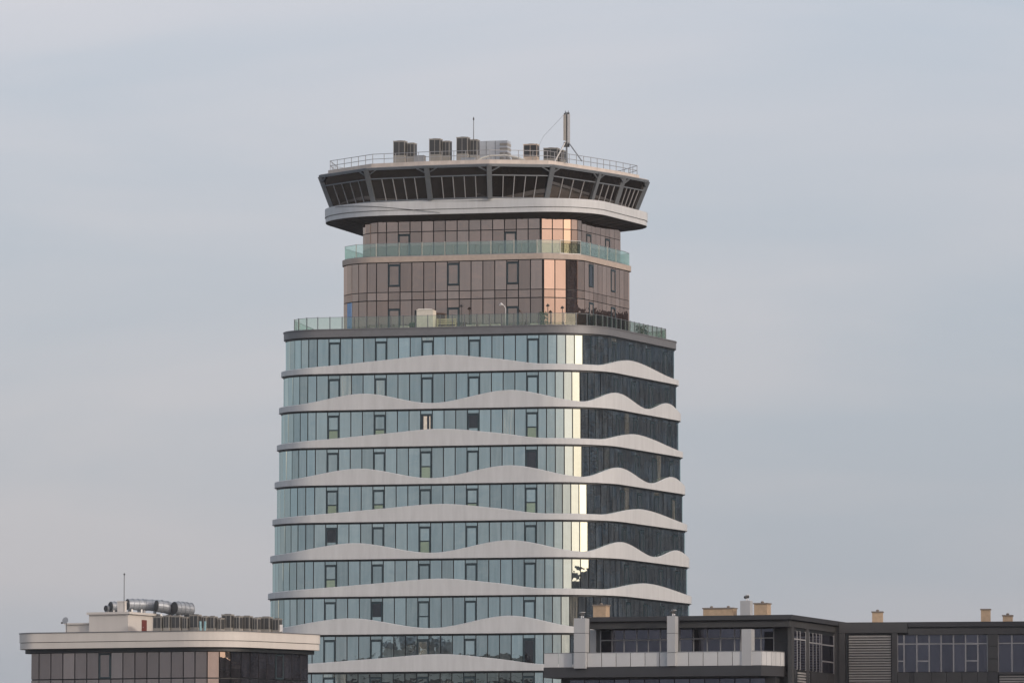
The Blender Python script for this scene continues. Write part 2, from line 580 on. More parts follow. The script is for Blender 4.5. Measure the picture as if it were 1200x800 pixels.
# ---- wavy bands and storeys
LEDGE_Y = [433.7, 476.8, 520.6, 565.0, 608.9, 652.7, 696.6, 741.2, 785.3, 829.4]
PX = 0.0802
KEY_A = [(330, 6.5), (385, 9.6), (450, 15.2), (515, 20.2), (580, 14.5), (640, 7.4), (700, 7.2), (742, 18.4), (797, 6.5), (830, 6.5)]
KEY_B = [(325, 7.0), (345, 7.6), (425, 19.2), (505, 6.8), (596, 20.4), (683, 6.8), (726, 20.0), (759, 7.4), (784, 18.8), (803, 7.5), (830, 7)]
def keys(k):
    src = KEY_A if k % 2 == 0 else KEY_B
    outk = []
    for x, h in src:
        if x < 505:
            x = 505 - (505 - x) * (1 + 0.035 * (k - (k % 2)))
        elif x > 683:
            x = 683 + (x - 683) * (1 + (0.055 if k % 2 == 0 else 0.028) * (k - (k % 2)))
        outk.append((x, h * PX))
    return outk
def hermite(ks, x):
    if x <= ks[0][0]: return ks[0][1]
    if x >= ks[-1][0]: return ks[-1][1]
    n = len(ks)
    def slope(i):
        if i == 0 or i == n - 1: return 0.0
        d0 = (ks[i][1] - ks[i-1][1]) / (ks[i][0] - ks[i-1][0])
        d1 = (ks[i+1][1] - ks[i][1]) / (ks[i+1][0] - ks[i][0])
        if d0 * d1 <= 0: return 0.0
        return 2 * d0 * d1 / (d0 + d1)
    for i in range(n - 1):
        if ks[i][0] <= x <= ks[i+1][0]:
            hx = ks[i+1][0] - ks[i][0]
            t = (x - ks[i][0]) / hx
            m0, m1 = slope(i), slope(i + 1)
            return ((2*t**3 - 3*t*t + 1) * ks[i][1] + (t**3 - 2*t*t + t) * hx * m0
                    + (-2*t**3 + 3*t*t) * ks[i+1][1] + (t**3 - t*t) * hx * m1)
STEP = 0.2
LEDGE = 0.46
ztop_par, zbot_par = zat(382.0, YF), zat(390.3, YF)
zl = [zat(y, YF - STEP * i) for i, y in enumerate(LEDGE_Y)]
# parapet of the tower terrace
po, pi = TOW.outline(0.22), TOW.outline(-0.35)
ring(MB(), po, pi, zbot_par, ztop_par).build('parapet', M_COPING, tower)
ring(MB(), TOW.outline(0.28), TOW.outline(-0.4), ztop_par + 0.003, ztop_par + 0.1).build('coping', M_COPING, tower)
slab(MB(), TOW.outline(-0.36), ztop_par - 0.5, ztop_par - 0.2).build('terrace_floor', M_ROOF, tower)

SPECIAL = {}   # (storey, window): kind
for s, lst in {2: 'ggcdg', 3: '.bgbo', 4: 'gg.gg', 5: 'd.g..', 6: 'g....', 7: '.d h.'.replace(' ', ''), 8: '....o'}.items():
    for w, ch in enumerate(lst):
        SPECIAL[(s, w)] = ch
def make_window(p, q, z0, z1, zhead, glass, kind, parent):
    """a framed opening window with the fixed light above it; part 'window' > pane"""
    w = (q - p).length
    fh = zhead - z0
    W = face_matrix(p, q, z0)
    win = link(bpy.data.objects.new('window', frame_mesh(w - 0.02, fh, 0.135, foot=(1.25 if kind in 'hg' else 0.0))), parent, W)
    iw = w - 0.27
    def inner(a, b, m, nm='pane', dy=0.0, wx=iw, off=0.0):
        me = pane_mesh(wx, b - a, m)
        return link(bpy.data.objects.new(nm, me), win, W @ Matrix.Translation((off, dy, a)) @ Matrix.Rotation(random.gauss(0, 0.002), 4, 'Z'))
    if kind == 'g':
        inner(1.35, fh - 0.14, glass); inner(0.12, 1.25, G_LOWER, 'lower_pane')
    elif kind == 'h':
        inner(1.35, fh - 0.14, glass); inner(0.12, 1.25, glass, 'lower_pane')
    elif kind == 'd':
        inner(1.3, fh - 0.14, G_BLUED); inner(0.12, 1.3, G_BLUED if z0 < 25 else glass, 'lower_pane')
    elif kind == 'o':
        inner(0.12, fh - 0.14, G_BLUED)
        # sash swung inwards stays dark, with a low pane below
    elif kind == 'c':
        inner(0.12, fh - 0.14, G_BLUED)
        inner(0.12, fh - 0.16, G_CURTAIN, 'curtain', -0.035, 0.33, -0.12)
        inner(0.12, fh - 0.16, G_CURTAIN, 'curtain', -0.036, 0.12, 0.33)
    else:
        inner(0.12, fh - 0.14, glass)
    # fixed light over the window
    pane_obj(p, q, zhead + 0.03, z1, glass, parent, 'pane')
    return win

for k in range(10):
    o = STEP * k
    z_hi = (zbot_par if k == 0 else zl[k-1]) - 0.0
    z_lo = zl[k]
    # --- the wavy band
    po = TOW.outline(o + LEDGE, 0.35, R(2.5)); pm = TOW.outline(o + LEDGE - 0.14, 0.35, R(2.5)); pg = TOW.outline(o - 0.1, 0.35, R(2.5))
    ks = keys(k)
    hs = []
    for p, n in po:
        if n.y < 0.12 or (n.x > 0 and n.y < 0.3):
            hs.append(z_lo + hermite(ks, pxof(p.x, p.y, z_lo)))
        else:
            hs.append(z_lo + 0.55)
    mb = MB()
    n = len(po)
    for i in range(n):
        for (pp, zz) in ((po[i], z_lo), (po[i], hs[i] - 0.05), (pm[i], hs[i]), (pm[i], z_lo + 0.3), (pg[i], z_lo + 0.3), (pg[i], z_lo)):
            mb.v.append(Vector((pp[0].x, pp[0].y, zz)))
    for i in range(n):
        j = (i + 1) % n
        for a in range(6):
            b = (a + 1) % 6
            mb.f.append((6*i + a, 6*j + a, 6*j + b, 6*i + b))
    mb.build('wavy_band', M_WHITE, tower)
    # --- dark core strip behind the glass, plus a dark ring standing in for shadow and gap under the band
    core = MB()
    ring(core, TOW.outline(o - 0.08), TOW.outline(o - 0.6), z_lo - 0.02, z_hi + 0.02)
    ring(core, TOW.outline(o + 0.06), TOW.outline(o - 0.05), z_hi - 0.16, z_hi - 0.004)
    core = core.build('storey_core', M_DARK, tower)
    zg0, zg1 = z_lo + 0.35, z_hi - 0.18
    zh = zg1 - 0.34
    fr = chords(TOW, 0, o, PW, 19)
    for j, (p, q) in enumerate(fr):
        if j in (1, 5, 9, 13, 18):
            wi = (1, 5, 9, 13, 18).index(j)
            make_window(p, q, zg0, zg1, zh, G_BLUE, SPECIAL.get((k, wi), '.'), core)
        else:
            pane_obj(p, q, zg0, zg1, G_BLUE, core)
    la = arc_chords(TOW, 0, o, 0.86)
    ra = arc_chords(TOW, 1, o, 0.82)
    rest = MB()
    def joined(p, q, mbx=None, z0=zg0, z1=zg1):
        W = face_matrix(p, q, z0, random.gauss(0, 0.002), random.gauss(0, 0.003))
        w = (q - p).length / 2 - 0.035
        vs = [(-w, -0.03, 0), (w, -0.03, 0), (w, 0.02, 0), (-w, 0.02, 0), (-w, -0.03, z1 - z0), (w, -0.03, z1 - z0), (w, 0.02, z1 - z0), (-w, 0.02, z1 - z0)]
        (mbx or rest).hexa([W @ Vector(v) for v in vs])
    for j, (p, q) in enumerate(la):
        if j >= len(la) - 6: pane_obj(p, q, zg0, zg1, G_BLUE, core)
        else: joined(p, q)
    for j, (p, q) in enumerate(ra):
        if j < 8: pane_obj(p, q, zg0, zg1, G_BLUE, core)
        else: joined(p, q)
    for j, (p, q) in enumerate(chords(TOW, 1, o, PW, 14)):
        if j in (0, 4, 8, 12):
            make_window(p, q, zg0, zg1, zh, G_BLUE, '.', core)
        else:
            joined(p, q)
    for i in (2, 3):
        for p, q in arc_chords(TOW, i, o, 0.9): joined(p, q)
        for p, q in chords(TOW, i, o, PW): joined(p, q)
    tag(rest.build('side_glazing', G_BLUE, tower), kind='stuff')
# lower storeys, hidden behind the nearer buildings
low = MB()
z = zl[9]
i = 10
while z > 1:
    o = STEP * i
    zn = max(0.0, z - 3.52)
    ring(low, TOW.outline(o + LEDGE, 2, R(10)), TOW.outline(o - 0.1, 2, R(10)), zn, zn + 0.7)
    z = zn; i += 1
low.build('lower_bands', M_WHITE, tower)
lg = MB()
slab(lg, TOW.outline(STEP * 10, 2, R(10)), 0.0, zl[9] - 0.02)
lg.build('lower_glazing', G_BLUE, tower)

# ---- glass balustrades
def balustrade(name, outl_fn, z0, h, spacing, glass, post_m, parent, rail_m, vis=lambda p: True, thick=0.025, pw=0.06):
    root = MB()
    pts = outl_fn
    # walk the outline at equal spacing
    P = [p[0] for p in pts]
    P.append(P[0])
    acc = 0.0; marks = [P[0].copy()]
    for a, b in zip(P, P[1:]):
        seg = (b - a).length
        while acc + seg >= spacing:
            t = (spacing - acc) / seg
            a = a.lerp(b, t); seg = (b - a).length
            marks.append(a.copy()); acc = 0.0
        acc += seg
    ringp = marks + [marks[0]]
    for a, b in zip(ringp, ringp[1:]):
        root.bar((a.x, a.y, z0 + h), (b.x, b.y, z0 + h), 0.045, 0.03)
        root.bar((a.x, a.y, z0 + 0.04), (b.x, b.y, z0 + 0.04), 0.05, 0.08)
    ro = root.build(name, rail_m, parent)
    rest = MB()
    post = MB().box(-pw/2, pw/2, -pw/2, pw/2, 0, h + 0.06).mesh('post', post_m)
    for a, b in zip(ringp, ringp[1:]):
        d = (b - a)
        if d.length < 0.2: continue
        W = face_matrix(a, b, z0 + 0.1)
        if vis(a):
            me = pane_mesh(d.length - pw - 0.03, h - 0.12, glass)
            link(bpy.data.objects.new('glass_panel', me), ro, W)
            link(bpy.data.objects.new('post', post), ro, Matrix.Translation((a.x, a.y, z0)) @ Matrix.Rotation(math.atan2(d.y, d.x), 4, 'Z'))
        else:
            w = (d.length - pw) / 2
            rest.hexa([W @ Vector(v) for v in [(-w,-.02,0),(w,-.02,0),(w,.02,0),(-w,.02,0),(-w,-.02,h-.12),(w,-.02,h-.12),(w,.02,h-.12),(-w,.02,h-.12)]])
    tag(rest.build('rear_panels', glass, ro), kind='stuff')
    return ro
front_vis = lambda h: (lambda p: (p - (h.cs[0][0] + h.cs[2][0]) / 2).dot(Vector((0.25, -1))) > -2.5)
balustrade('terrace_balustrade', TOW.outline(-0.75), ztop_par - 0.2, zat(366.0, YF) - ztop_par + 0.2, 1.2, G_RAIL2, M_STEEL, tower, M_STEEL, front_vis(TOW), pw=0.07)

# ---- the bronze drum above the terrace
zd = lambda y: zat(y, YDF)
z_c1, z_c0 = zd(297.0), zd(303.3)          # stone ledge
slab(MB(), LOW.outline(0.16), z_c0, z_c1).build('stone_ledge', M_STONE, tower)
drum_core = slab(MB(), LOW.outline(-0.1), ztop_par - 0.25, z_c0 + 0.01).build('drum_core', M_DARK, tower)
up_core = slab(MB(), UPP.outline(-0.1), z_c1 + 0.003, zd(250)).build('upper_core', M_DARK, tower)
def glaze(h, o, rows, core, win_front, win_right, glass, nfront, restname, aw=1.0, nleft=5):
    """rows: (z0, z1, kind)"""
    rest = MB()
    def joined(p, q, z0, z1):
        W = face_matrix(p, q, z0, random.gauss(0, 0.0022), random.gauss(0, 0.003))
        w = (q - p).length / 2 - 0.035
        rest.hexa([W @ Vector(v) for v in [(-w,-.03,0),(w,-.03,0),(w,.02,0),(-w,.02,0),(-w,-.03,z1-z0),(w,-.03,z1-z0),(w,.02,z1-z0),(-w,.02,z1-z0)]])
    fr = chords(h, 0, o, PD, nfront)
    la = arc_chords(h, 0, o, aw); ch = chords(h, 1, o, PD, 2); ra = arc_chords(h, 2, o, aw)
    rf = chords(h, 2, o, PD)
    for (z0, z1, isw) in rows:
        for j, (p, q) in enumerate(fr):
            if isw and j in win_front:
                if isw == 'top':
                    make_window(p, q, z0 + 0.55, z1, z1 - 0.16, glass, '.', core)
                    pane_obj(p, q, z0, z0 + 0.5, glass, core)
                else:
                    make_window(p, q, z0, z1, z1 - (0.78 if isw == 'low' else 0.2), glass, '.', core)
            else:
                pane_obj(p, q, z0, z1, glass, core)
        for j, (p, q) in enumerate(la):
            if isw == 'low' and j == len(la) - 4: tag(pane_obj(p, q, z0, z1, G_POSTER, core), 'bright blue backed pane at the foot of the drum')
            elif j >= len(la) - nleft: pane_obj(p, q, z0, z1, glass, core)
            else: joined(p, q, z0, z1)
        for p, q in ch: pane_obj(p, q, z0, z1, glass, core, jitter=0.001)
        for p, q in ra: pane_obj(p, q, z0, z1, glass, core)
        for j, (p, q) in enumerate(rf):
            if isw and j in win_right:
                make_window(p, q, z0 + 0.5, z1, z1 - 0.16, glass, 'o' if (j == win_right[0] and isw == 'top') else '.', core)
                joined(p, q, z0, z0 + 0.45)
            else: joined(p, q, z0, z1)
        for i in (3, 4):
            for p, q in arc_chords(h, i, o, aw): joined(p, q, z0, z1)
            for p, q in chords(h, i, o, PD): joined(p, q, z0, z1)
    tag(rest.build(restname, glass, tower), kind='stuff')
zt = ztop_par - 0.2
glaze(LOW, 0.0, [(zd(338.4), z_c0 - 0.07, 'top'), (zd(348.0), zd(339.0), ''), (zt + 0.05, zd(348.8), 'low')], drum_core, (1, 6, 11), (1, 6), G_BRONZE, 14, 'drum_side_glazing', aw=1.02)
glaze(UPP, 0.0, [(zd(265.8), zd(249), ''), (z_c1 + 0.03, zd(266.5), 'up')], up_core, (1, 10), (1, 5), G_BRONZE, 13, 'upper_side_glazing', aw=0.95)
balustrade('balcony_balustrade', LOW.outline(0.02), z_c1, zd(281.0) - z_c1, 2.26, G_RAIL, M_POST, tower, M_GALV, front_vis(LOW), pw=0.05)

# ---- the deck disc under the cab
OB = 1.5
YB = (AB + e1 * 12 * PW).y - OB * math.cos(AF)
zb_top, zb_gr, zb_bot = zat(232.5, YB), zat(242.5, YB), zat(248.3, YB)
bo = DRUM.outline(OB, 1.0, R(3))
ring(MB(), DRUM.outline(OB, 1.0, R(3)), DRUM.outline(OB - 0.6, 1.0, R(3)), zb_gr + 0.02, zb_top).build('deck_band', M_WHITE, tower)
ring(MB(), DRUM.outline(OB - 0.07, 1.0, R(3)), DRUM.outline(OB - 0.6, 1.0, R(3)), zb_bot, zb_gr - 0.03).build('lower_deck_band', M_WHITE, tower)
ring(MB(), DRUM.outline(OB - 0.2, 1.0, R(3)), DRUM.outline(OB - 0.58, 1.0, R(3)), zb_gr - 0.05, zb_gr + 0.04).build('groove', M_DARK, tower)
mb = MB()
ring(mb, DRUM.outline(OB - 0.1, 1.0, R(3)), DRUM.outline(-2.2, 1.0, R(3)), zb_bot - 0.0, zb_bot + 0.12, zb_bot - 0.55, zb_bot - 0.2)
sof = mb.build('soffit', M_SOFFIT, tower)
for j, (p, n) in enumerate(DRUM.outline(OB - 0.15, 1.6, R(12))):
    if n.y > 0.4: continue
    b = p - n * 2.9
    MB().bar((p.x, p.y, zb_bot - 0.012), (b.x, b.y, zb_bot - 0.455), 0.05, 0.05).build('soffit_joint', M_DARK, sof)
slab(MB(), DRUM.outline(OB - 0.59, 1.0, R(6)), zb_bot + 0.13, zb_top - 0.1).build('deck_floor', M_ROOFEDGE, tower)

# ---- the cab: leaning polygon of windows
V573 = YB - 0.35
rel = [(375, 10.5), (429, 4.0), (500, 1.6), (573, 0.0), (648, 0.8), (702, 7.0), (732, 10.8), (759, 15.0)]
top = [Vector((xat(px, 195, V573 + d), V573 + d)) for px, d in rel]
cx = top[3].x
top += [Vector((cx + a, V573 + b)) for a, b in [(13.6, 20.2), (8.5, 24.6), (1, 26.2), (-6.5, 25.4), (-12.5, 21.8), (-15.7, 16.6)]]
NV = len(top)
def inset(poly, d):
    outp = []
    n = len(poly)
    for i in range(n):
        a, b, c = poly[i-1], poly[i], poly[(i+1) % n]
        d1 = (b - a).normalized(); d2 = (c - b).normalized()
        n1 = Vector((d1.y, -d1.x)); n2 = Vector((d2.y, -d2.x))
        m = (n1 + n2).normalized()
        outp.append(b - m * (d / max(0.5, m.dot(n1))))
    return outp
z_r0, z_s = zat(193.5, V573), zat(232.0, V573 + 1.0) + 0.02
sill = inset(top, 1.12)
rf = [(p, None) for p in inset(top, -0.12)]
slab(MB(), rf, z_r0, z_r0 + 0.13).build('roof_slab', M_STEEL, tower)
slab(MB(), [(p, None) for p in inset(top, 0.02)], z_r0 + 0.131, z_r0 + 0.2).build('roof_edge', M_ROOFEDGE, tower)
par = inset(top, 0.75)
zp1 = z_r0 + 0.62
slab(MB(), [(p, None) for p in par], z_r0 + 0.201, zp1).build('roof_parapet', M_ROOFEDGE, tower)
cab = slab(MB(), [(p, None) for p in sill], zb_top - 0.09, z_s - 0.03).build('cab_sill', M_WHITE, tower)
lerp3 = lambda a, za, b, zb_, t: Vector((a.x + (b.x - a.x) * t, a.y + (b.y - a.y) * t, za + (zb_ - za) * t))
# dark room volume inside the glass
inn_b, inn_t = inset(sill, 0.25), inset(top, 0.25)
mb = MB(); b = 0
for p in inn_b: mb.v.append(Vector((p.x, p.y, z_s)))
for p in inn_t: mb.v.append(Vector((p.x, p.y, z_r0 - 0.01)))
mb.f += [(i, (i+1) % NV, NV + (i+1) % NV, NV + i) for i in range(NV)]
mb.build('cab_core', M_DARK, tower)
TR = 0.70                         # transom height as a fraction of the window
nd = {0: 5, 1: 5, 2: 5, 3: 5, 4: 4, 5: 4, 6: 5}
for i in range(NV):
    j = (i + 1) % NV
    B0, B1, T0, T1 = [Vector((p.x, p.y, zz)) for p, zz in ((sill[i], z_s), (sill[j], z_s), (top[i], z_r0), (top[j], z_r0))]
    d = (B1 - B0).normalized()
    nrm = d.cross((T0 - B0).normalized()).normalized()      # outward
    if nrm.z > 0: pass
    # column at vertex i
    dirc = (sill[i] - (sill[i-1] + sill[j]) / 2)
    colm = MB().bar(B0 - Vector((0, 0, 0.03)), T0, 0.46, 0.4, up=Vector((dirc.x, dirc.y, 0)).normalized() if dirc.length > 1e-3 else Vector((0, -1, 0)))
    colo = colm.build('column', M_STEEL, cab)
    if i > 7:
        MB().add([B0, B1, T1, T0], [(0, 1, 2, 3)]).build('rear_glazing', G_CAB, cab)
        continue
    P = lambda u, t, off=0.0: B0.lerp(B1, u).lerp(T0.lerp(T1, u), t) + nrm * off
    n = nd.get(i, 4)
    Lb = (B1 - B0).length
    m0 = 0.24 / Lb
    fm = MB()
    fm.bar(P(0, 0.015, 0.02), P(1, 0.015, 0.02), 0.1, 0.1)
    fm.bar(P(0, TR, 0.03), P(1, TR, 0.03), 0.13, 0.1)
    fm.bar(P(0, 0.985, 0.03), P(1, 0.985, 0.03), 0.13, 0.14)
    fm.build('transom', M_STEEL, cab)
    for c in range(n):
        u0 = m0 + (1 - 2 * m0) * c / n; u1 = m0 + (1 - 2 * m0) * (c + 1) / n
        g_ = 0.035 / Lb
        q = [P(u0 + g_, 0.03), P(u1 - g_, 0.03), P(u1 - g_, TR - 0.02), P(u0 + g_, TR - 0.02)]
        MB().hexa([q[0], q[1], q[1] - nrm * 0.05, q[0] - nrm * 0.05, q[3], q[2], q[2] - nrm * 0.05, q[3] - nrm * 0.05]).build('pane', G_CAB, cab)
        if c:
            MB().bar(P(u0, 0.0, 0.02), P(u0, TR, 0.02), 0.075, 0.08, up=nrm).build('mullion', M_MULL, cab)
    q = [P(m0, TR + 0.02, -0.02), P(1 - m0, TR + 0.02, -0.02), P(1 - m0, 0.97, -0.02), P(m0, 0.97, -0.02)]
    MB().hexa([q[0], q[1], q[1] - nrm * 0.05, q[0] - nrm * 0.05, q[3], q[2], q[2] - nrm * 0.05, q[3] - nrm * 0.05]).build('upper_pane', G_CAB, cab)
    # corner braces under the eaves
    bl = min(0.75, Lb * 0.13)
    for u_c, sgn in ((0.0, 1), (1.0, -1)):
        a = P(u_c, 0.80, 0.1); bb = P(u_c + sgn * (bl + 0.2) / Lb, 0.97, 0.1)
        MB().bar(a, bb, 0.1, 0.16, up=nrm).build('corner_brace', M_STEEL, cab)
# roof railing
rp_ = inset(top, 0.95)
rail = MB()
for hgt in (0.45, 0.92):
    for i in range(NV):
        a, b_ = rp_[i], rp_[(i+1) % NV]
        rail.bar((a.x, a.y, zp1 + hgt), (b_.x, b_.y, zp1 + hgt), 0.05)
rail = rail.build('roof_railing', M_GALV, tower)
pm_ = MB().box(-.03, .03, -.03, .03, -0.02, 0.94).mesh('post', M_GALV)
for i in range(NV):
    a, b_ = rp_[i], rp_[(i+1) % NV]
    n = max(2, round((b_ - a).length / 1.25))
    for c in range(n):
        p = a.lerp(b_, c / n)
        link(bpy.data.objects.new('post', pm_), rail, Matrix.Translation((p.x, p.y, zp1)))
Z_ROOF = zp1
# cable drooping round the deck edge
cab_pts = []
for p, n in DRUM.outline(OB + 0.03, 0.8, R(4)):
    x = pxof(p.x, p.y, zb_top)
    if n.y < 0 and 392 < x < 520:
        u = (x - 392) / 128
        cab_pts.append(Vector((p.x, p.y, zb_top - 0.12 - (zb_top - zb_bot - 0.2) * (u ** 1.3))))
MB().tube(cab_pts, 0.022, 5).build('cable', M_GRILLE, tower)
MB().bar(at(694, 249, YB + 3), at(690, 256, YB + 4.2), 0.06).build('bracket', M_POST, tower)

# ------------------------------------------------------------------ rooftop machines on the tower
RZ = -AF
def condenser(label, px0, px1, ytop, Y, twin=True, group=None, name='rooftop_condenser', zbase=None, rz=RZ, casing=M_AC, depth=1.0):
    zb = Z_ROOF if zbase is None else zbase
    w = (px1 - px0) * Y / F
    h = zat(ytop, Y) - zb
    t = thing(name, label, 'air conditioner', (xat((px0 + px1) / 2, ytop, Y), Y, zb), rz, group)
    wm = w * (0.58 if twin else 0.94)
    x0 = -w / 2
    def cabinet(x0, x1, hh, y0, y1):
        lo = hh * 0.42 if hh > 1.5 else hh * 0.22
        MB().box(x0, x1, y0, y1, 0.08, hh - 0.1).build('cabinet', casing, t, True)
        mb = MB()
        for xa in (x0 + 0.05, x1 - 0.17):
            mb.box(xa, xa + 0.12, y0 + 0.1, y1 - 0.1, 0.0, 0.079)
        mb.build('foot', M_GRILLE, t, True)
        MB().box(x0 - 0.02, x1 + 0.02, y0 - 0.02, y1 + 0.02, hh - 0.099, hh - 0.03).build('lid', casing, t, True)
        xm = (x0 + x1) / 2
        n = 2
        for c in range(n):
            a = x0 + 0.06 + (x1 - x0 - 0.06) * c / n; b = a + (x1 - x0 - 0.06) / n - 0.06
            gr = MB().box(a, b, y0 - 0.012, y0 + 0.02, lo, hh - 0.16)
            gr.build('grille', M_GRILLE, t, True)
        MB().box(x1 - 0.02, x1 + 0.012, y0 + 0.08, y1 - 0.08, lo, hh - 0.16).build('side_grille', M_GRILLE, t, True)
        rr = min(x1 - x0, y1 - y0) * 0.4
        ym = (y0 + y1) / 2
        MB().tube([(xm, ym, hh - 0.03), (xm, ym, hh + 0.015)], rr * .9, 14).build('fan_shroud', M_GRILLE, t, True)
    cabinet(x0, x0 + wm, h, -depth / 2, depth / 2)
    if twin:
        cabinet(x0 + wm + 0.08, w / 2, h * 0.93, -depth / 2 + 0.5, depth / 2 + 0.5)
    return t
YR = V573 + 7.0
GA = 'condensers on the tower roof'
condenser('twin roof condenser beside the railing, lowest of the three twin units on the tower', 462, 486, 165.2, YR, True, GA)
condenser('twin roof condenser on the tower, between the other two twin units', 504, 527, 162.7, YR, True, GA)
condenser('twin roof condenser on the tower, raised highest beside the thin lightning rod', 536, 559.5, 160.8, YR, True, GA)
condenser('small beige condenser with a sunlit side on the tower roof', 614.5, 632, 169.0, YR, False, GA, casing=M_ACBEIGE)
condenser('low dark condenser at the foot of the antenna mast on the tower', 638, 656, 173.5, YR, False, GA)
condenser('small squat condenser just beside the antenna mast on the tower roof', 656.8, 662, 176.0, YR, False, GA)
# long air handling unit
Y2 = YR + 3
t = thing('air_handling_unit', 'long pale grey air handling box with louvred end on the tower roof', 'ventilation unit', (xat(578, 170, Y2), Y2, Z_ROOF), RZ)
w = 38 * Y2 / F; h = zat(166.0, Y2) - Z_ROOF
MB().box(-w/2, w/2, -0.7, 0.7, 0.25, h).build('casing', M_AHU, t, True)
MB().box(-w/2 + 0.1, w/2 - 0.1, -0.6, 0.6, 0.0, 0.249).build('plinth', M_AC, t, True)
for c in range(5):
    MB().box(w/2 - 0.72, w/2 + 0.03, -0.74, 0.74, 0.45 + c * (h - 0.5) / 5, 0.45 + (c + 0.55) * (h - 0.5) / 5).build('louvre_slat', M_AC, t, True)
for c in (0.33, 0.62):
    MB().box(-w/2 + w*c, -w/2 + w*c + 0.03, -0.72, -0.69, 0.27, h - 0.03).build('panel_joint', M_GRILLE, t, True)
# cable trays and pipes
t = thing('roof_pipe_run', 'pale bent pipe rising and falling along the tower roof edge', 'pipe', (xat(585, 187, V573 + 3), V573 + 3, Z_ROOF), RZ)
mb = MB()
mb.tube([(-2.2, 0, 0.1), (-1.7, 0, 0.42), (-0.8, 0, 0.62), (0.6, 0, 0.62), (1.7, 0, 0.4), (2.5, 0, 0.1)], 0.09, 8).build('pipe', M_POST, t, True)
for x in (-0.8, 0.6): MB().box(x - .05, x + .05, -.05, .05, 0, 0.56).build('support', M_GALV, t, True)
for label, px, wpx, hm, m in (('low pale duct crate between the first two twin condensers', 492, 12, 0.75, M_GALV), ('low galvanised box under the tallest twin condenser', 549, 16, 0.55, M_DUCT), ('dark pump housing left of the beige condenser on the tower', 605, 9, 0.6, M_AC)):
    Y3 = YR - 2.0
    t = thing('roof_box', label, 'roof box', (xat(px, 185, Y3), Y3, Z_ROOF), RZ, 'small boxes on the tower roof')
    w = wpx * Y3 / F
    MB().box(-w/2, w/2, -0.4, 0.4, 0.06, hm).build('body', m, t, True)
    MB().box(-w/2 - .03, w/2 + .03, -0.43, 0.43, hm + .001, hm + 0.05).build('lid', m, t, True)
    MB().box(-w/2 + .05, w/2 - .05, -0.3, 0.3, 0, 0.059).build('base', M_GRILLE, t, True)
# lightning rod
t = thing('lightning_rod', 'thin upright lightning rod beside the tallest twin condenser', 'lightning rod', (xat(555, 160, YR + 1.5), YR + 1.5, Z_ROOF))
h = zat(137, YR + 1.5) - Z_ROOF
MB().tube([(0,0,0.04),(0,0,h*0.55),(0,0,h*0.93)], [0.05,0.045,0.035], 8).build('pole', M_STEEL, t, True)
MB().tube([(0,0,h*0.93),(0,0,h*0.95),(0,0,h*0.97),(0,0,h)], [0.03,0.085,0.06,0.015], 8).build('tip', M_GRILLE, t, True)
MB().box(-.2,.2,-.2,.2,0,.04).build('base_plate', M_STEEL, t, True)
# antenna mast
YM = V573 + 3.5
t = thing('antenna_mast', 'tripod antenna mast with tall pale panel antennas on the tower roof', 'antenna', (xat(664, 180, YM), YM, Z_ROOF))
h = zat(130, YM) - Z_ROOF
k_ = YM / F
MB().tube([(0,0,0),(0,0,h*0.97)], 0.085, 8).build('pole', M_STEEL, t, True)
for dx, dy, dz0, dz1 in ((-0.18,-0.16,h*0.42,h*0.92), (0.2,-0.12,h*0.36,h*0.93), (0.05,0.22,h*0.42,h*0.94)):
    mb = MB().box(dx-.13, dx+.13, dy-.07, dy+.07, dz0, dz1)
    a = mb.build('panel_antenna', M_PILLAR if dx > 0 else M_AC, t, True)
    MB().box(dx-.08, dx+.08, dy-.05, dy+.05, dz1+.002, dz1+.16).build('cap', M_GRILLE, a, True)
for dx in (-0.12, 0.16): MB().tube([(dx,0,h*0.94),(dx,0,h)], 0.03, 6).build('spike', M_GRILLE, t, True)
MB().box(-.28,.28,-.14,.14,h*0.3,h*0.39).build('junction_box', M_GRILLE, t, True)
for dx, dy in ((-1.15,-0.7),(1.45,-1.2),(0.1,1.6)):
    MB().bar((0,0,h*0.44),(dx,dy,0.0),0.09).build('brace', M_GALV, t, True)
gw = MB().tube([Vector((0,0,h*0.98)), Vector((-2.2,2,h*0.55)), Vector((-3.6,3.2,0.02))], 0.014, 4).build('guy_wire', M_GALV, t, True)

# ------------------------------------------------------------------ things on the tower terrace
ZT = ztop_par - 0.2
def yfront(px): return A0.y - max(0.0, min(270.0, px - 372)) * PX * math.tan(AF)
def terr(px, Y):
    if px < 700: Y = Y - YF + yfront(px)
    return (xat(px, 378, Y), Y, ZT)
YT = YF + 2.2
t = thing('canvas_booth', 'white canvas booth with dark open side standing on the tower terrace', 'booth', terr(499, YT + 1.2), RZ)
h = zat(360.5, YT + 2.5) - ZT
MB().box(-0.75, 0.85, -0.6, 0.6, 0.0, h - 0.15).build('canvas_wall', M_CANVAS, t, True)
MB().hexa([(-.8,-.65,h-.149),(.9,-.65,h-.149),(.9,.65,h-.149),(-.8,.65,h-.149),(-.6,-.4,h),(.6,-.4,h-.02),(.6,.4,h-.02),(-.6,.4,h)]).build('canopy', M_CANVAS, t, True)
MB().box(-0.95, -0.755, -0.6, 0.6, 0.0, h - 0.16).build('open_side', M_DARK, t, True)
t = thing('bench_sofa', 'pale slatted garden sofa beside the white canvas booth', 'sofa', terr(522, YT + 1.0), RZ)
MB().box(-0.95, 0.95, -0.35, 0.4, 0.5, 0.62).build('seat', M_WOOD, t, True)
for z in (0.85, 1.05, 1.25): MB().box(-0.95, 0.95, 0.3, 0.36, z, z + 0.12).build('back_slat', M_WOOD, t, True)
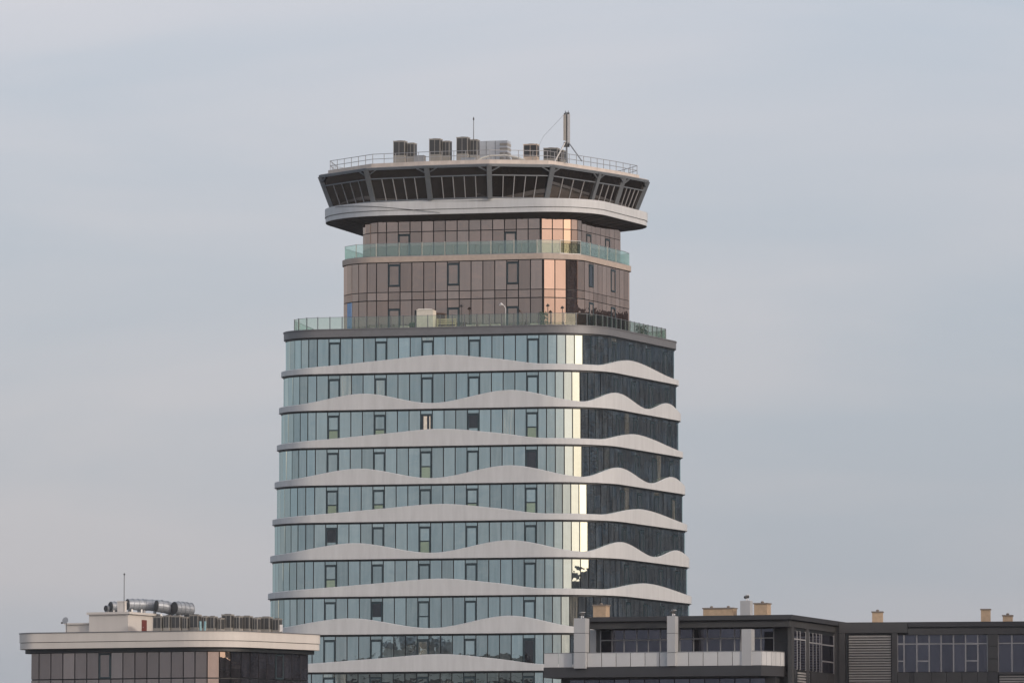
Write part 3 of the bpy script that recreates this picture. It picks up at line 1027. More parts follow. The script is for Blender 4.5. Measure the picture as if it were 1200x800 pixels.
for x in (-0.9, 0.9):
    MB().box(x - .06, x + .06, -0.33, 0.38, 0.0, 0.499).build('leg', M_WOOD, t, True)
    MB().box(x - .05, x + .05, 0.361, 0.42, 0.5, 1.4).build('back_post', M_WOOD, t, True)
def lamp(label, px, Y, ytop, hook):
    t = thing('terrace_lamp', label, 'lamp', terr(px, Y), 0, 'lamps on the tower terrace')
    h = zat(ytop, Y - YF + yfront(px)) - ZT
    MB().tube([(0,0,0),(0,0,h*0.85),(-.1,-.02,h*.95),(-.3,-.05,h)] if hook else [(0,0,0),(0,0,h)], 0.035, 6).build('pole', M_LAMP if hook else M_GRILLE, t, True)
    c = (-.42, -.06, h) if hook else (0, 0, h)
    MB().tube([(c[0]-.16,c[1],c[2]-.06),(c[0],c[1],c[2]+.06),(c[0]+.16,c[1],c[2]-.02)], [.05,.14,.06], 8).build('head', M_LAMP if hook else M_GRILLE, t, True)
    MB().tube([(0,0,0),(0,0,.05)], 0.11, 8).build('base', M_GRILLE, t, True)
lamp('white hooked terrace lamp in front of the middle drum window', 592.5, YT, 357, True)
lamp('dark headed lamp on thin post just right of the garden sofa', 541, YT + 2, 358.5, False)
lamp('black headed lamp on thin post before the bright corner of the drum', 659, YT + 1.5, 360.5, False)
lamp('dark lamp head left of the black headed lamp before the bright corner', 642, YT + 2, 358, False)
lamp('white hooked terrace lamp beside the opening drum window left of the booth', 456, YT + 4, 358, True)
def potted(label, px, Y, hp, r, seed):
    t = thing('potted_plant', label, 'plant', terr(px, Y), 0, 'plants on the tower terrace')
    MB().tube([(0,0,0),(0,0,.45)], [.2,.28], 10).build('pot', M_POT, t, True)
    rr = random.Random(seed); mb = MB()
    for _ in range(260):
        th, u = rr.uniform(0, 6.283), rr.random()
        q = Vector((math.cos(th)*r*math.sqrt(rr.random()), math.sin(th)*r*math.sqrt(rr.random()), .5 + u*hp))
        a = Vector((rr.gauss(0,1),rr.gauss(0,1),rr.gauss(0,1))).normalized()*.11
        b = a.cross(Vector((rr.gauss(0,1),rr.gauss(0,1),rr.gauss(0,1)))).normalized()*.05
        mb.add([q-a, q+b, q+a, q-b], [(0,1,2,3)])
    mb.build('foliage', M_PLANT, t, True)
    MB().tube([(0,0,.4),(0.02,0,.5+hp*.8)], [.03,.015], 6).build('stem', M_WOOD, t, True)
potted('bushy potted plant before the orange lit corner of the drum', 636, YT, 1.2, .5, 3)
potted('dark bushy plant behind the terrace glass on the receding side', 752, YT + 14, 1.1, .6, 5)
potted('small round potted plant left of the white canvas booth', 483, YT + .6, .5, .3, 8)
for j, (px, lab) in enumerate(((474, 'low white planter block left of the small potted plant'), (552, 'low pale bench in the row right of the dark headed lamp'), (567, 'low pale bench in the middle of the row on the terrace'), (581, 'low pale bench beside the white hooked lamp before the drum'), (627, 'low white planter below the bushy potted plant'))):
    t = thing('terrace_bench', lab, 'bench', terr(px, YT - .2), RZ, 'low benches on the tower terrace')
    MB().box(-.42, .42, -.22, .22, .42, .62).build('seat', M_CANVAS, t, True)
    for x in (-.34, .34): MB().box(x-.06, x+.06, -.2, .2, 0, .419).build('leg', M_POT, t, True)

# =================================================================== LEFT BUILDING
YLB = 588.0
A1 = R(20.0); A2 = R(38.0)
l1 = Vector((math.cos(A1), -math.sin(A1))); ln1 = Vector((-math.sin(A1), -math.cos(A1)))
l2 = Vector((math.sin(A2), math.cos(A2))); ln2 = Vector((math.cos(A2), -math.sin(A2)))
r2_ = 5.0
Bp = Vector((xat(215, 760, YLB), YLB))
C2 = Bp - ln1 * r2_
YL0 = YLB + 10.5 / math.tan(A1) * 0 + 4.2
# left end of the front: walk back along the front until it meets pixel 44
sL = 0.0
while pxof((Bp - l1 * sL).x, (Bp - l1 * sL).y, 22) > 46: sL += 0.02
C1 = (Bp - l1 * sL) - ln1 * 1.2
Er = C2 + ln2 * r2_
sR = 0.0
while pxof((Er + l2 * sR).x, (Er + l2 * sR).y, 22) < 361: sR += 0.02
C3 = (Er + l2 * sR) - ln2 * 0.15
C4 = C1 + Vector((0.35, 0.93)) * 14
LB = Hull([(C1, 1.2), (C2, r2_), (C3, 0.15), (C4, 0.3)])
left_b = thing('office_block', 'low brown glass office block with pale two-tier cornice and rooftop machinery', 'building', (C2.x, C2.y, 0))
zL = lambda y: zat(y, YLB)
zc1, zcg, zc0 = zL(739.8), zL(750.6), zL(758.0)
OC = 1.0
ring(MB(), LB.outline(OC, 1, R(4)), LB.outline(-0.5, 1, R(4)), zcg + 0.03, zc1).build('cornice', M_CREAM, left_b)
ring(MB(), LB.outline(OC - 0.05, 1, R(4)), LB.outline(-0.5, 1, R(4)), zc0, zcg - 0.02).build('lower_cornice', M_CREAM, left_b)
ring(MB(), LB.outline(OC + 0.05, 1, R(4)), LB.outline(OC - 0.4, 1, R(4)), zc1 + 0.002, zc1 + 0.07).build('coping', M_COPING, left_b)
ring(MB(), LB.outline(OC - 0.12, 1, R(4)), LB.outline(-0.4, 1, R(4)), zcg - 0.03, zcg + 0.04).build('groove', M_DARK, left_b)
slab(MB(), LB.outline(-0.45, 1, R(8)), zc0, zc1 - 0.25).build('roof', M_ROOF, left_b)
lcore = slab(MB(), LB.outline(-0.1, 1, R(4)), 0, zc0 + 0.01).build('wall_core', M_DARK, left_b)
ring(MB(), LB.outline(OC - 0.5, 1, R(4)), LB.outline(-0.05, 1, R(4)), zc0 - 0.35, zc0 - 0.003).build('head_trim', M_DARK, left_b)
zg1 = zc0 - 0.38; ztr = zL(794.0); zg0 = zL(835)
rest = MB()
def lpane(p, q, a, b, win=False):
    if win: make_window(p, q, a, b, b - 0.02, G_BRONZE2, '.', lcore)
    else: pane_obj(p, q, a, b, G_BRONZE2, lcore)
fl = chords(LB, 0, 0, 1.1)
for a, b, isw in ((ztr + 0.04, zg1, True), (zg0, ztr - 0.04, False)):
    for j, (p, q) in enumerate(fl):
        lpane(p, q, a, b, isw and j in (5, 12))
    for p, q in arc_chords(LB, 0, 0, 0.9): lpane(p, q, a, b)
    for p, q in arc_chords(LB, 1, 0, 1.0): lpane(p, q, a, b)
    for j, (p, q) in enumerate(chords(LB, 1, 0, 1.1)): lpane(p, q, a, b, isw and j in (3, 7))
for i in (2, 3):
    for p, q in chords(LB, i, 0.02, 1.1):
        W = face_matrix(p, q, zg0); w = (q - p).length / 2 - .03; hh = zg1 - zg0
        rest.hexa([W @ Vector(v) for v in [(-w,-.03,0),(w,-.03,0),(w,.02,0),(-w,.02,0),(-w,-.03,hh),(w,-.03,hh),(w,.02,hh),(-w,.02,hh)]])
tag(rest.build('rear_glazing', G_BRONZE2, left_b), kind='stuff')
ring(MB(), LB.outline(0.1, 2, R(8)), LB.outline(-0.05, 2, R(8)), 0, zg0 - 0.1).build('lower_wall', M_CREAM, left_b)
ZL = zc1 - 0.25
# penthouse
YP = YLB + 7.0
ph = thing('roof_penthouse', 'white rendered stair hut with red door on the office block roof', 'roof hut', (xat(150, 735, YP), YP, ZL), -R(24))
sc_ = YP / F
def zpen(y): return zat(y, YP) - ZL
kk = 1 / math.cos(R(24))
wA = 47 * sc_ * kk
MB().box(-wA, 0, 0, 5.2, 0, zpen(719.0)).build('wall', M_CREAM, ph, True)
MB().box(-wA - .15, 0.25, -.2, 5.4, zpen(719.0) + .002, zpen(716.3)).build('roof', M_CREAM, ph, True)
wB = wA + 31 * sc_ * kk
MB().box(-wB, -wA - .002, 0.4, 4.5, 0, zpen(730.0)).build('annex_wall', M_CREAM, ph, True)
MB().box(-wB - .05, -wA - .16, 0.25, 4.6, zpen(730.0) + .002, zpen(728.2)).build('annex_roof', M_CREAM, ph, True)
dr = MB().box(0.005, 0.05, 2.6, 3.5, 0.02, zpen(724.5)).build('door', M_RED, ph, True)
MB().box(0.051, 0.1, 2.7, 2.78, 0.95, 1.05).build('handle', M_GALV, dr, True)
# chimney block, mast, ducts on top of the hut
YQ = YP + 2.5
zh_top = zpen(716.3) + ZL
t = thing('vent_stack', 'small cream chimney block at the foot of the mast on the stair hut', 'chimney', (xat(143, 710, YQ), YQ, zh_top), -R(24))
h = zat(704, YQ) - zh_top
MB().box(-.3, .3, -.3, .3, 0, h - .08).build('shaft', M_CREAM, t, True)
MB().box(-.34, .34, -.34, .34, h - .079, h).build('cap', M_CREAM, t, True)
t = thing('lightning_mast', 'thin grey mast standing on the stair hut of the office block', 'lightning rod', (xat(145.5, 700, YQ - 1), YQ - 1, zh_top))
h = zat(671, YQ - 1) - zh_top
MB().tube([(0,0,.03),(0,0,h*.94)], [.045,.035], 8).build('pole', M_STEEL, t, True)
MB().tube([(0,0,h*.94),(0,0,h*.96),(0,0,h)], [.02,.09,.02], 8).build('tip', M_GRILLE, t, True)
MB().box(-.15,.15,-.15,.15,0,.03).build('base_plate', M_STEEL, t, True)
def duct(label, px0, px1, ytop, ybot, Y, zb, rz=-R(10), elbow=False):
    r = (ybot - ytop) * Y / F / 2
    L_ = (px1 - px0) * Y / F / 2
    zc = (zat(ytop, Y) + zat(ybot, Y)) / 2 - zb
    t = thing('ventilation_duct', label, 'duct', (xat((px0 + px1) / 2, ytop, Y), Y, zb), rz, 'silver ducts on the office block roof')
    pts, rad = [], []
    n = max(2, int(2 * L_ / 0.6))
    for i in range(n):
        a = -L_ + 2 * L_ * i / n; b = -L_ + 2 * L_ * (i + 1) / n
        pts += [(a + .02, 0, zc), (b - .05, 0, zc), (b - .04, 0, zc), (b - .005, 0, zc)]
        rad += [r * .94, r * .94, r, r]
    d = MB().tube(pts, rad, 16).build('duct', M_DUCT, t, True)
    if elbow:
        MB().tube([(L_ - .02, 0, zc), (L_ + r*.7, 0, zc - r*.25), (L_ + r*1.05, 0, zc - r*1.1)], r * .96, 14).build('elbow', M_DUCT, t, True)
    for x in (-L_ * .6, L_ * .6):
        MB().box(x - .06, x + .06, -r*.6, r*.6, 0, zc - r * .8).build('support', M_GALV, t, True)
YQ2 = YQ + 2
def barrel(label, px0, px1, ytop, ybot, Y, zb, rz, bend=0.0):
    """fat ribbed duct barrel with an open dark end"""
    r = (ybot - ytop) * Y / F / 2
    L_ = (px1 - px0) * Y / F / 2 / max(0.3, math.cos(rz)) * .95
    zc = (zat(ytop, Y) + zat(ybot, Y)) / 2 - zb
    t = thing('ventilation_duct', label, 'duct', (xat((px0 + px1) / 2, ytop, Y), Y, zb), rz, 'silver ducts on the office block roof')
    pts, rad = [], []
    n = max(2, int(2 * L_ / 0.45))
    for i in range(n):
        a = -L_ + 2 * L_ * i / n; b = -L_ + 2 * L_ * (i + 1) / n
        f = lambda x: bend * ((x + L_) / (2 * L_)) ** 2
        pts += [(a + .02, 0, zc - f(a)), (b - .06, 0, zc - f(b)), (b - .05, 0, zc - f(b)), (b - .005, 0, zc - f(b))]
        rad += [r * .93, r * .93, r, r]
    d = MB().tube(pts, rad, 18).build('duct', M_DUCT, t, True)
    MB().tube([(-L_ - .03, 0, zc), (-L_ + .015, 0, zc)], r * .86, 18).build('open_end', M_GRILLE, d, True)
    for x in (-L_ * .6, L_ * .6):
        MB().box(x - .08, x + .08, -r*.7, r*.7, 0, max(.05, zc - bend - r * .8)).build('support', M_GALV, t, True)
barrel('fat silver duct barrel just right of the mast on the stair hut', 149, 168, 700.8, 715.0, YQ2, ZL, R(28))
barrel('silver duct barrel in the middle of the duct run, tilted downwards', 164, 186, 701.2, 715.5, YQ2 + .6, ZL, R(12), .05)
barrel('silver duct elbow next to the last barrel of the duct run', 183, 203, 702.0, 717.5, YQ2 - .2, ZL, R(24), .25)
barrel('end barrel of the silver duct run above the condenser row', 204, 224, 704.0, 720.5, YQ2 - .3, ZL, R(38), .1)
barrel('short silver duct barrel left of the mast on the stair hut', 129.5, 139, 704.0, 716.0, YQ2, ZL, R(34))
barrel('small dark duct end furthest from the condenser row on the stair hut', 124, 129.5, 708.5, 716.5, YQ2, ZL, R(40))
GB = 'condenser row on the office block roof'
YC = YLB + 5.0
units = [(181, 192, 721.5, 'condenser half hidden behind the stair hut wall'), (193, 201, 720.5, 'narrow condenser beside the stair hut door'), (202, 214, 720.8, 'third condenser from the stair hut'), (215, 222, 722, 'small condenser just left of the pale blue tubes'), (223.5, 242, 719.3, 'wide condenser behind the pale blue tubes'), (245, 259, 721.3, 'condenser just right of the pale blue tubes'), (261, 281, 719.0, 'tallest wide condenser of the roof row'), (284, 302, 721.0, 'second condenser from the white box'), (305, 327, 722.0, 'condenser beside the white box at the roof end')]
for j, (a, b, yt, lab) in enumerate(units):
    condenser(lab + ' on the office block', a, b, yt, YC + (b > 250) * (b - 250) * .05, b - a > 13, GB, zbase=ZL, rz=-R(18), depth=.9, casing=M_AC)
t = thing('blue_tubes', 'pair of pale blue tubes leaning before the condenser row', 'tubes', (xat(238, 735, YC - 1.5), YC - 1.5, ZL))
h = zat(727.5, YC - 1.5) - ZL
for x, s in ((-.2, -.05), (.12, .06)): MB().tube([(x, 0, 0), (x + s, .1, h)], .1, 10).build('tube', M_CYAN, t, True)
t = thing('white_box', 'small white two-part box at the roof corner above the cornice', 'roof box', (xat(329.5, 735, YC + 4), YC + 4, ZL))
h = zat(731.5, YC + 4) - ZL
MB().box(-.13, .13, -.15, .15, 0, h * .45).build('base', M_LAMP, t, True); MB().box(-.13, .13, -.15, .15, h * .5, h).build('head', M_LAMP, t, True)
MB().box(-.1, .1, -.1, .1, h * .45, h * .5).build('joint', M_GRILLE, t, True)
YS = YLB + 6.5
t = thing('satellite_dish', 'small grey satellite dish on bracket at the edge of the hut annex', 'satellite dish', (xat(78, 735, YS), YS, ZL))
z0 = zat(728, YS) - ZL
MB().tube([(0,0,0),(0,0,z0)], .04, 6).build('pole', M_STEEL, t, True)
MB().tube([(-.1,-.28,z0+.1),(-.06,-.2,z0+.08),(0,0,z0+.05)], [.3,.2,.05], 14).build('dish', M_GALV, t, True)
MB().bar((0,0,z0-.1),(-.35,-.5,z0-.15),.05).build('arm', M_STEEL, t, True)
MB().box(-.45,-.3,-.62,-.48,z0-.2,z0-.05).build('receiver', M_GRILLE, t, True)

# =================================================================== RIGHT BUILDING
YQ = 540.0
AQ = R(18.0)
Qx = xat(928, 722, YQ)
dark_b = thing('dark_office_building', 'long charcoal clad building with glass fronted balcony and grey pillars', 'building', (Qx, YQ, 0), -AQ)
WQ = WM[dark_b.name]
def lx(px, yl, z=22.0):
    """local x of the point at local depth yl that shows at pixel column px"""
    lo, hi = -60.0, 60.0
    for _ in range(40):
        mid = (lo + hi) / 2
        p = WQ @ Vector((mid, yl, z))
        if pxof(p.x, p.y, p.z) < px: lo = mid
        else: hi = mid
    return lo
def lz(py, x, yl):
    p = WQ @ Vector((x, yl, 0))
    return zat(py, p.y)
def ly(px, xl, z=22.0):
    """local depth of the point on the side plane x = xl at pixel column px"""
    lo, hi = -20.0, 60.0
    for _ in range(40):
        mid = (lo + hi) / 2
        p = WQ @ Vector((xl, mid, z))
        if pxof(p.x, p.y, p.z) < px: lo = mid
        else: hi = mid
    return lo
zr1 = lz(719.6, 0, 0); zr0 = lz(725.0, 0, 0)
zb1 = lz(726.5, 0, 0.4); zb0 = lz(733.5, 0, 0.4)
XL = lx(687, 0)
DEP = ly(983, 0)
YW = 2.2                      # recessed window wall
# roof slab and fascias
MB().box(XL, 0, 0, DEP + 6, zr0, zr1).build('roof_fascia', M_CLAD, dark_b, True)
MB().box(XL + .05, -.3, 0.35, DEP + 5, zb0, zb1).build('lower_fascia', M_CLADL, dark_b, True)
MB().box(XL + .1, -.5, 0.6, DEP + 5, zb1 + .002, zr0 - .002).build('fascia_recess', M_DARK, dark_b, True)
# balcony
zbt = lz(779.0, lx(892, -1.6), -1.6); zbb = lz(791.0, lx(892, -1.6), -1.6)
YBAL = -1.6
xb0, xb1 = lx(637, YBAL), lx(892, YBAL)
bal_d = ly(922, xb1)
MB().box(xb0, xb1, YBAL, YW, zbb, zbt).build('balcony_slab', M_CLAD, dark_b, True)
MB().hexa([(xb1 + .002, YBAL + .0, zbb), (xb1 + 1.15, YBAL + 3.0, zbb), (xb1 + 1.15, YW, zbb), (xb1 + .002, YW, zbb), (xb1 + .002, YBAL, zbt), (xb1 + 1.15, YBAL + 3.0, zbt), (xb1 + 1.15, YW, zbt), (xb1 + .002, YW, zbt)]).build('slab_return', M_CLAD, dark_b, True)
zp1_ = lz(762.6, xb1, YBAL); zp0_ = zbt + 0.01
n = 15
bal = MB().bar((xb0, YBAL + .12, zp1_ + .03), (xb1, YBAL + .12, zp1_ + .03), .06, .05)
bal.bar((xb1, YBAL + .12, zp1_ + .03), (xb1 + 1.1, YBAL + 3.0, zp1_ + .03), .06, .05)
bal = bal.build('balcony_parapet', M_GALV, dark_b, True)
def local_pane(x0, x1, y, z0, z1, m, parent, name='pane', th=.05):
    W = WQ @ Matrix.Translation(((x0 + x1) / 2, y, z0)) @ Matrix.Rotation(random.gauss(0, .002), 4, 'Z') @ Matrix.Rotation(random.gauss(0, .002), 4, 'X')
    return link(bpy.data.objects.new(name, pane_mesh(x1 - x0, z1 - z0, m)), parent, W)
for j in range(n):
    a = xb0 + (xb1 - xb0) * j / n; b = xb0 + (xb1 - xb0) * (j + 1) / n
    local_pane(a + .02, b - .02, YBAL + .12, zp0_, zp1_, M_PANEL, bal, 'frosted_panel')
for j in range(5):
    a = Vector((xb1, YBAL + .12)).lerp(Vector((xb1 + 1.1, YBAL + 3.0)), j / 5); b = Vector((xb1, YBAL + .12)).lerp(Vector((xb1 + 1.1, YBAL + 3.0)), (j + 1) / 5)
    aw, bw = WQ @ Vector((a.x, a.y, 0)), WQ @ Vector((b.x, b.y, 0))
    pane_obj(Vector((aw.x, aw.y)), Vector((bw.x, bw.y)), zp0_, zp1_, M_PANEL, bal, 'frosted_panel', gap=.03)
# pillars
for pxa, pxb, ytop, yb, yl in ((672.5, 686, 723.7, 783, YBAL - .35), (781.7, 791, 721.0, 780, YBAL - .35), (867.5, 879, 703.5, 778, YBAL - .35)):
    x0, x1 = lx(pxa, yl), lx(pxb, yl)
    if pxa > 800:
        pil = MB().box(x0, x1, yl + .355, yl + 1.3, zbt, zr0 - .8).build('pillar', M_PILLAR, dark_b, True)
        x0, x1 = lx(pxa, 1.2), lx(pxb, 1.2)
        MB().box(x0, x1, 1.2, 2.0, zr1 + .002, lz(ytop, x0, 1.2)).build('roof_pillar', M_PILLAR, dark_b, True)
        zt_ = lz(ytop, x0, 1.2); ycam = 1.6
    else:
        zt_ = lz(ytop, x0, yl)
        seams = [lz(yb, x0, yl), lz(764, x0, yl), lz(741.5, x0, yl), zt_]
        for a, b in zip(seams, seams[1:]):
            MB().box(x0, x1, yl, yl + (1.0 if pxa < 700 else .9), a + .02, b - .02).build('pillar_panel', M_PILLAR, dark_b, True)
        MB().box(x0 + .04, x1 - .04, yl + .04, yl + 1.35, seams[0] + .05, zt_ - .05).build('pillar', M_CLAD, dark_b, True)
        ycam = yl + .5
    lab = {672.5: 'roof camera on the broad grey pillar at the balcony end', 781.7: 'roof camera on the slim grey pillar between the balcony windows', 867.5: 'roof camera on the tall grey pillar above the charcoal roof'}[pxa]
    cw = WQ @ Vector(((x0 + x1) / 2, ycam, zt_))
    t = thing('security_camera', lab, 'camera', cw, R(40), 'cameras on the grey pillars')
    MB().tube([(0,0,0),(0,0,.22)], .05, 8).build('stem', M_LAMP, t, True)
    MB().tube([(-.2,0,.26),(-.17,0,.28),(.2,0,.34),(.22,0,.34)], [.08,.12,.12,.1], 10).build('housing', M_GRILLE, t, True)
    MB().box(-.08,.3,-.13,.13,.46,.49).build('hood', M_LAMP, t, True)
    MB().tube([(.05,-.1,.1),(.08,-.16,.1)], .07, 8).build('junction', M_LAMP, t, True)
# recessed front wall and windows
zw1, zw0 = zb0 - .01, zbt
MB().box(XL + .1, -.4, YW + .1, YW + .5, zbb, zb0 - .002).build('recess_wall', M_CLAD, dark_b, True)
def window_bank(pxs, yl, y_top, y_bot, y_tr, mullw=.08, openers=(), tr2=None, parent=dark_b, glass=G_NAVY):
    xs = [lx(p, yl) for p in pxs]
    z1_, z0_ = lz(y_top, xs[0], yl), lz(y_bot, xs[0], yl)
    zt_ = lz(y_tr, xs[0], yl)
    fr = MB()
    for x in xs: fr.box(x - mullw/2, x + mullw/2, yl - .06, yl + .04, z0_, z1_)
    fr.box(xs[0], xs[-1], yl - .05, yl + .04, zt_ - .045, zt_ + .045)
    if tr2:
        z2_ = lz(tr2, xs[0], yl)
        for o_ in openers: fr.box(xs[o_], xs[o_ + 1], yl - .055, yl + .04, z2_ - .05, z2_ + .05); fr.box(xs[o_], xs[o_+1], yl - .057, yl + .04, zt_ - .07, zt_ + .07)
    fr = fr.build('window', M_MULL, parent, True)
    for i_, (a, b) in enumerate(zip(xs, xs[1:])):
        local_pane(a + mullw/2, b - mullw/2, yl + .0, zt_ + .05, z1_, glass, fr)
        local_pane(a + mullw/2, b - mullw/2, yl + .0, z0_, zt_ - .05, glass, fr)
window_bank([704, 717.5, 731.5, 746.5, 760, 774, 785], YW, 738.2, 766, 750.0)
window_bank([797, 813, 829, 844.5, 861, 868], YW, 736.5, 766, 748.2)
window_bank([879.5, 892, 907], YW, 736.5, 766, 747.2)
for pa, pb in ((687.5, 699),): 
    MB().box(lx(pa, YW), lx(pb, YW), YW - .08, YW + .09, zbt, zb0 - .003).build('wall_panel', M_PILLAR, dark_b, True)
for pa, pb, m in ((699.3, 703.6, M_CLAD), (792, 796.5, M_CLADL)):
    MB().box(lx(pa, YW), lx(pb, YW), YW - .04, YW + .09, zbt, zb0 - .003).build('wall_panel', m, dark_b, True)
for ya, yb_ in ((737, 752.5), (753, 778)):
    x0 = lx(907.5, YW); MB().box(x0, -.45, YW - .06, YW + .09, lz(yb_, x0, YW), lz(ya, x0, YW)).build('wall_panel', M_CLAD, dark_b, True)
# storey below the balcony
MB().box(xb0 + .9, xb1 + .6, .4, 3.0, 0, zbb - .002).build('lower_wall', M_CLAD, dark_b, True)
zz0 = zbb - 3
for j in range(13):
    a = xb0 + 1.6 + j * 1.25
    if a + 1.2 < xb1: local_pane(a, a + 1.18, .36, zz0, zbb - .15, G_NAVY, dark_b)
# side (returning) facade at local x = 0
SX = -.35
MB().box(-3.0, SX - .12, YW + .2, DEP, 0, zb0 - .003).build('side_core', M_DARK, dark_b, True)
zs0 = lz(786.0, 0, DEP * .5)
for pa, pb in ((927.5, 930.5), (945, 948)):
    a, b = ly(pa, SX), ly(pb, SX)
    MB().box(SX - .3, SX + .02, max(a, .5), b, zs0 - 3, zb0 - .004).build('post', M_CLADL, dark_b, True)
def side_bank(pxs, y_top, zlo, trs):
    ys = [ly(p, SX) for p in pxs]
    ztop = zb0 - .25
    fr = MB()
    for y in ys: fr.box(SX - .1, SX, y - .05, y + .05, zlo, ztop)
    for zt_ in trs: fr.box(SX - .1, SX - .01, ys[0], ys[-1], zt_ - .05, zt_ + .05)
    fr = fr.build('window', M_MULL, dark_b, True)
    lv = [zlo] + list(trs) + [ztop]
    for a, b in zip(ys, ys[1:]):
        for c, d in zip(lv, lv[1:]):
            aw, bw = WQ @ Vector((SX - .06, a, 0)), WQ @ Vector((SX - .06, b, 0))
            pane_obj(Vector((aw.x, aw.y)), Vector((bw.x, bw.y)), c + .05, d - .05, G_NAVY, fr, gap=.12)
side_bank([930.5, 934.5, 938, 944.5], 738, zs0, [lz(748.5, 0, 3)])
side_bank([948.5, 953, 957, 961, 963], 740, zs0, [lz(751.5, 0, 5)])
side_bank([963.3, 977.5], 741, zs0, [lz(773, 0, 8), lz(753.5, 0, 8)])
MB().box(SX - 2.0, SX - .03, ly(977.8, SX), DEP + 1.0, 0, zb0 - .003).build('corner_wall', M_CLADL, dark_b, True)
for pa, pb in ((951, 961), (961.2, 970), (970.2, 977.5)):
    MB().box(SX - .2, SX - .03, ly(pa, SX), ly(pb, SX), zs0 - 4, zs0 - .03).build('side_panel', M_CLADL, dark_b, True)
ls = MB().box(SX - .2, SX - .12, ly(936, SX), ly(949.5, SX), zs0 - 4, zs0 - .05).build('side_louvre', M_DARK, dark_b, True)
for j in range(8):
    z = zs0 - .3 - j * .22
    MB().box(SX - .118, SX - .03, ly(936, SX), ly(949, SX), z, z + .13).build('louvre_slat', M_LOUVRE, ls, True)
# ---- the wing to the right, a more frontal facade
AW = R(9.0)
pw_ = WQ @ Vector((0, DEP, 0))
wing = thing('charcoal_wing', 'charcoal panelled wing with tall window bank and large louvred opening', 'building', (pw_.x, pw_.y, 0), -AW)
WQ = WM[wing.name]
XR = 32.0
zw_t = lz(728.0, lx(1045, 0), 0)
zf = lambda y, px=1100: lz(y, lx(px, 0), 0)
X = lambda px: lx(px, 0)
# cladding pieces around the openings
def clad(pa, pb, ya, yb_, m=M_CLADL, dy=0.0, th=.6, name='cladding_panel', ref=1050):
    z0_ = 0 if yb_ is None else zf(yb_, ref)
    MB().box(X(pa) + .008, X(pb) - .008, dy, th, z0_ + .008, zf(ya, ref) - .008).build(name, m, wing, True)
MB().box(.3, XR, .45, 12, 0, zw_t - .3).build('wall_core', M_DARK, wing, True)
MB().box(.0, XR, 0.5, 12, zw_t - .299, zw_t - .05).build('roof', M_ROOF, wing, True)
MB().box(-1.3, X(983) + .004, .15, .6, 0, zw_t - .3).build('corner_return', M_CLADL, wing, True)
clad(983, 1064, 728.3, 741.0)
clad(1064.2, 1260, 728.3, 734.2, M_CLAD, -.05)
clad(1064.2, 1260, 736.0, 743.5, M_CLADL, 0)
clad(1064.2, 1260, 734.2, 736.0, M_DARK, .12)
clad(983, 990.5, 741.2, None); clad(990.7, 993.5, 741.2, None, M_DARK, .15)
clad(1045, 1051.5, 741.2, None)
clad(1157.5, 1169.5, 743.7, 757); clad(1157.5, 1169.5, 757.2, 772); clad(1157.5, 1169.5, 772.2, 787)
for a, b in ((1051.7, 1066), (1066.2, 1071), (1071.2, 1091), (1091.2, 1109), (1109.2, 1127), (1127.2, 1145), (1145.2, 1157.3)):
    clad(a, b, 787.3, None, M_CLADL if a != 1066.2 else M_CLAD)
clad(1157.5, 1169.5, 787.2, None, M_CLAD)
lv = MB().box(X(993.7), X(1044.8), .3, .4, 0, zf(741.2)).build('louvre_back', M_DARK, wing, True)
ztl = zf(743.5)
sp_ = 3.05 * 552 / F
j = 0
sl = None
while ztl - j * sp_ > zf(806):
    z = ztl - j * sp_
    vs = [(X(994.5), .08, z - .15), (X(1044), .08, z - .15), (X(1044), .25, z - .03), (X(994.5), .25, z - .03), (X(994.5), .08, z - .12), (X(1044), .08, z - .12), (X(1044), .25, z), (X(994.5), .25, z)]
    MB().hexa(vs).build('louvre_slat', M_LOUVRE, lv, True)
    j += 1
window_bank([1051.7, 1059.5, 1074.5, 1089, 1103, 1117.5, 1131.7, 1146, 1157.3], .2, 743.8, 787, 754.2, .11, (0, 2, 6), 774.2, wing)
window_bank([1169.8, 1186, 1202, 1218], .2, 743.6, 787, 753.3, .11, (), None, wing)
lv2 = MB().box(X(1170), X(1260), .3, .4, 0, zf(787)).build('louvre_back', M_DARK, wing, True)
clad(1169.7, 1260, 787.2, 790.5, M_CLAD)
for j in range(6):
    z = zf(791) - j * sp_
    MB().hexa([(X(1171), .08, z - .15), (X(1240), .08, z - .15), (X(1240), .25, z - .03), (X(1171), .25, z - .03), (X(1171), .08, z - .12), (X(1240), .08, z - .12), (X(1240), .25, z), (X(1171), .25, z)]).build('louvre_slat', M_LOUVRE, lv2, True)
# ---- chimneys on the charcoal roofs
def chimney(label, pa, pb, ytop, ybase, Y, zb, rz, hat=True):
    t = thing('chimney', label, 'chimney', (xat((pa + pb) / 2, ybase, Y), Y, zb), rz, 'tan chimneys on the charcoal roofs')
    k_ = Y / F
    w = (pb - pa) * k_ * .84
    h = zat(ytop, Y) - zb
    d = min(w, 1.1)
    MB().box(-w/2, w/2, -d/2, d/2, 0, h - .1).build('shaft', M_BRICK, t, True)
    MB().box(-w/2 - .06, w/2 + .06, -d/2 - .06, d/2 + .06, h - .099, h).build('cap', M_CAP, t, True)
    if hat:
        n = 1 if w < 2 else 2
        for j in range(n):
            x = 0 if n == 1 else (-w * .28 + j * w * .56)
            MB().tube([(x, 0, h), (x, 0, h + .1), (x, 0, h + .16)], [.1, .14, .06], 8).build('cowl', M_CAP, t, True)
zRf = zr1
Yc = YQ + 9
chimney('tan chimney rising beside the broad grey pillar', 695.5, 714, 708.3, 723, Yc + 4, zRf, -AQ)
chimney('long low tan chimney with two cowls', 822, 865.5, 711.8, 720, Yc, zRf, -AQ)
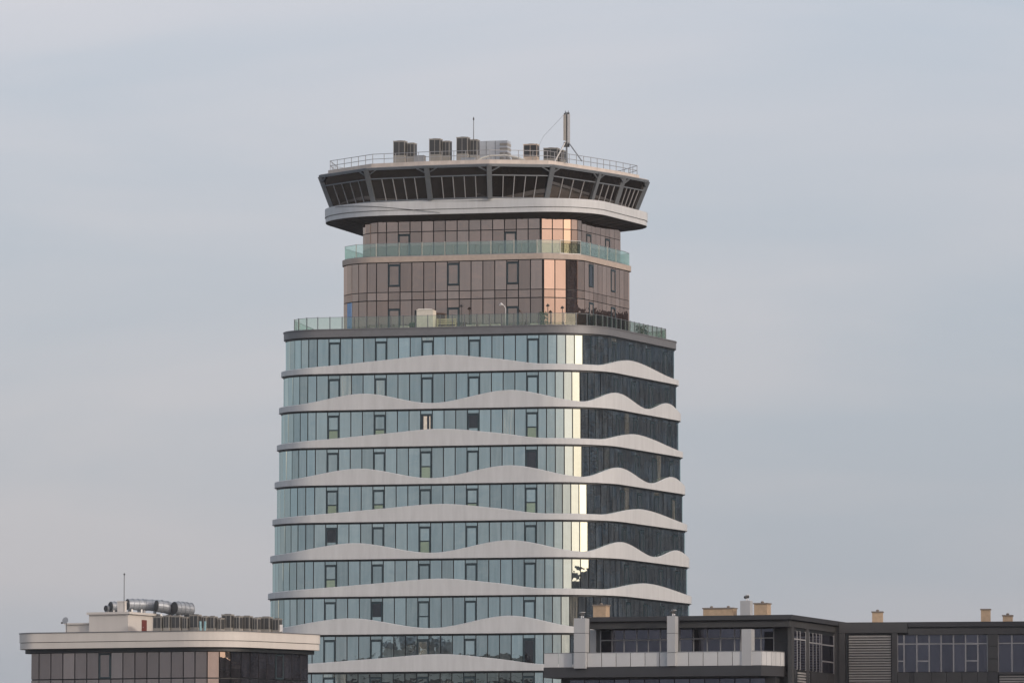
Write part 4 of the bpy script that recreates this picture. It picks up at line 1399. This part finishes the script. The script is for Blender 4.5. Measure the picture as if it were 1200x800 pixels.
chimney('square tan chimney just right of the tallest grey pillar', 884, 903, 706.2, 720, Yc - 2, zRf, -AQ)
chimney('tan chimney standing above the large louvred opening', 1021.5, 1035.5, 716.0, 728, Yc + 6, zw_t - .05, -AW)
chimney('taller plain tan chimney above the end of the window bank', 1149, 1161.5, 713.0, 728, Yc + 5, zw_t - .05, -AW, False)
chimney('shorter tan chimney with cowl above the last windows', 1174.5, 1187.5, 720.2, 727, Yc + 5, zw_t - .05, -AW)

# =================================================================== the dark office towers mirrored in the tower's side
def office(label, px, py, w, d, h, rz):
    t = thing('office_tower', label, 'building', (px, py, 0), rz, 'dark towers mirrored in the glass')
    MB().box(-w/2, w/2, -d/2, d/2, 0, h).build('wall', M_OFFICE, t, True)
    MB().box(-w/2 - .2, w/2 + .2, -d/2 - .2, d/2 + .2, h + .01, h + 1.2).build('parapet', M_OFFICE, t, True)
    mb = MB()
    z = 3
    while z < h - 3:
        mb.box(-w/2 - .06, w/2 + .06, -d/2 - .06, d/2 + .06, z, z + 2.0)
        z += 3.6
    mb.build('window_band', G_OFFICE, t, True)
office('dark slab tower standing beyond the receding side of the glass tower', 275.8, 488.3, 30, 78, 97, R(-31.5))
office('dark mid-height slab between the tall slab tower and the broad block', 306.9, 557.3, 30, 70, 82, R(-17))
office('broad dark block beside the taller dark slab tower', 192, 668, 40, 176, 71, R(8))
office('low dark block across the street from the tower corner', 103, 515, 26, 62, 38, R(-56))
office('long dark block standing behind the glass tower to the side', 150, 800, 130, 36, 73, R(-48))

# =================================================================== the thin evening haze
m, t_, N, Lk = mat('haze')
N.clear()
o_ = N.new('ShaderNodeOutputMaterial')
pv = N.new('ShaderNodeVolumePrincipled')
pv.inputs['Color'].default_value = (0.9, 0.9, 0.93, 1)
pv.inputs['Density'].default_value = 0.00005
pv.inputs['Anisotropy'].default_value = 0.2
Lk.new(pv.outputs['Volume'], o_.inputs['Volume'])
hzb = MB().box(-2500, 2500, -2500, 2500, -1, 105).build('haze', m)
tag(hzb, kind='stuff')
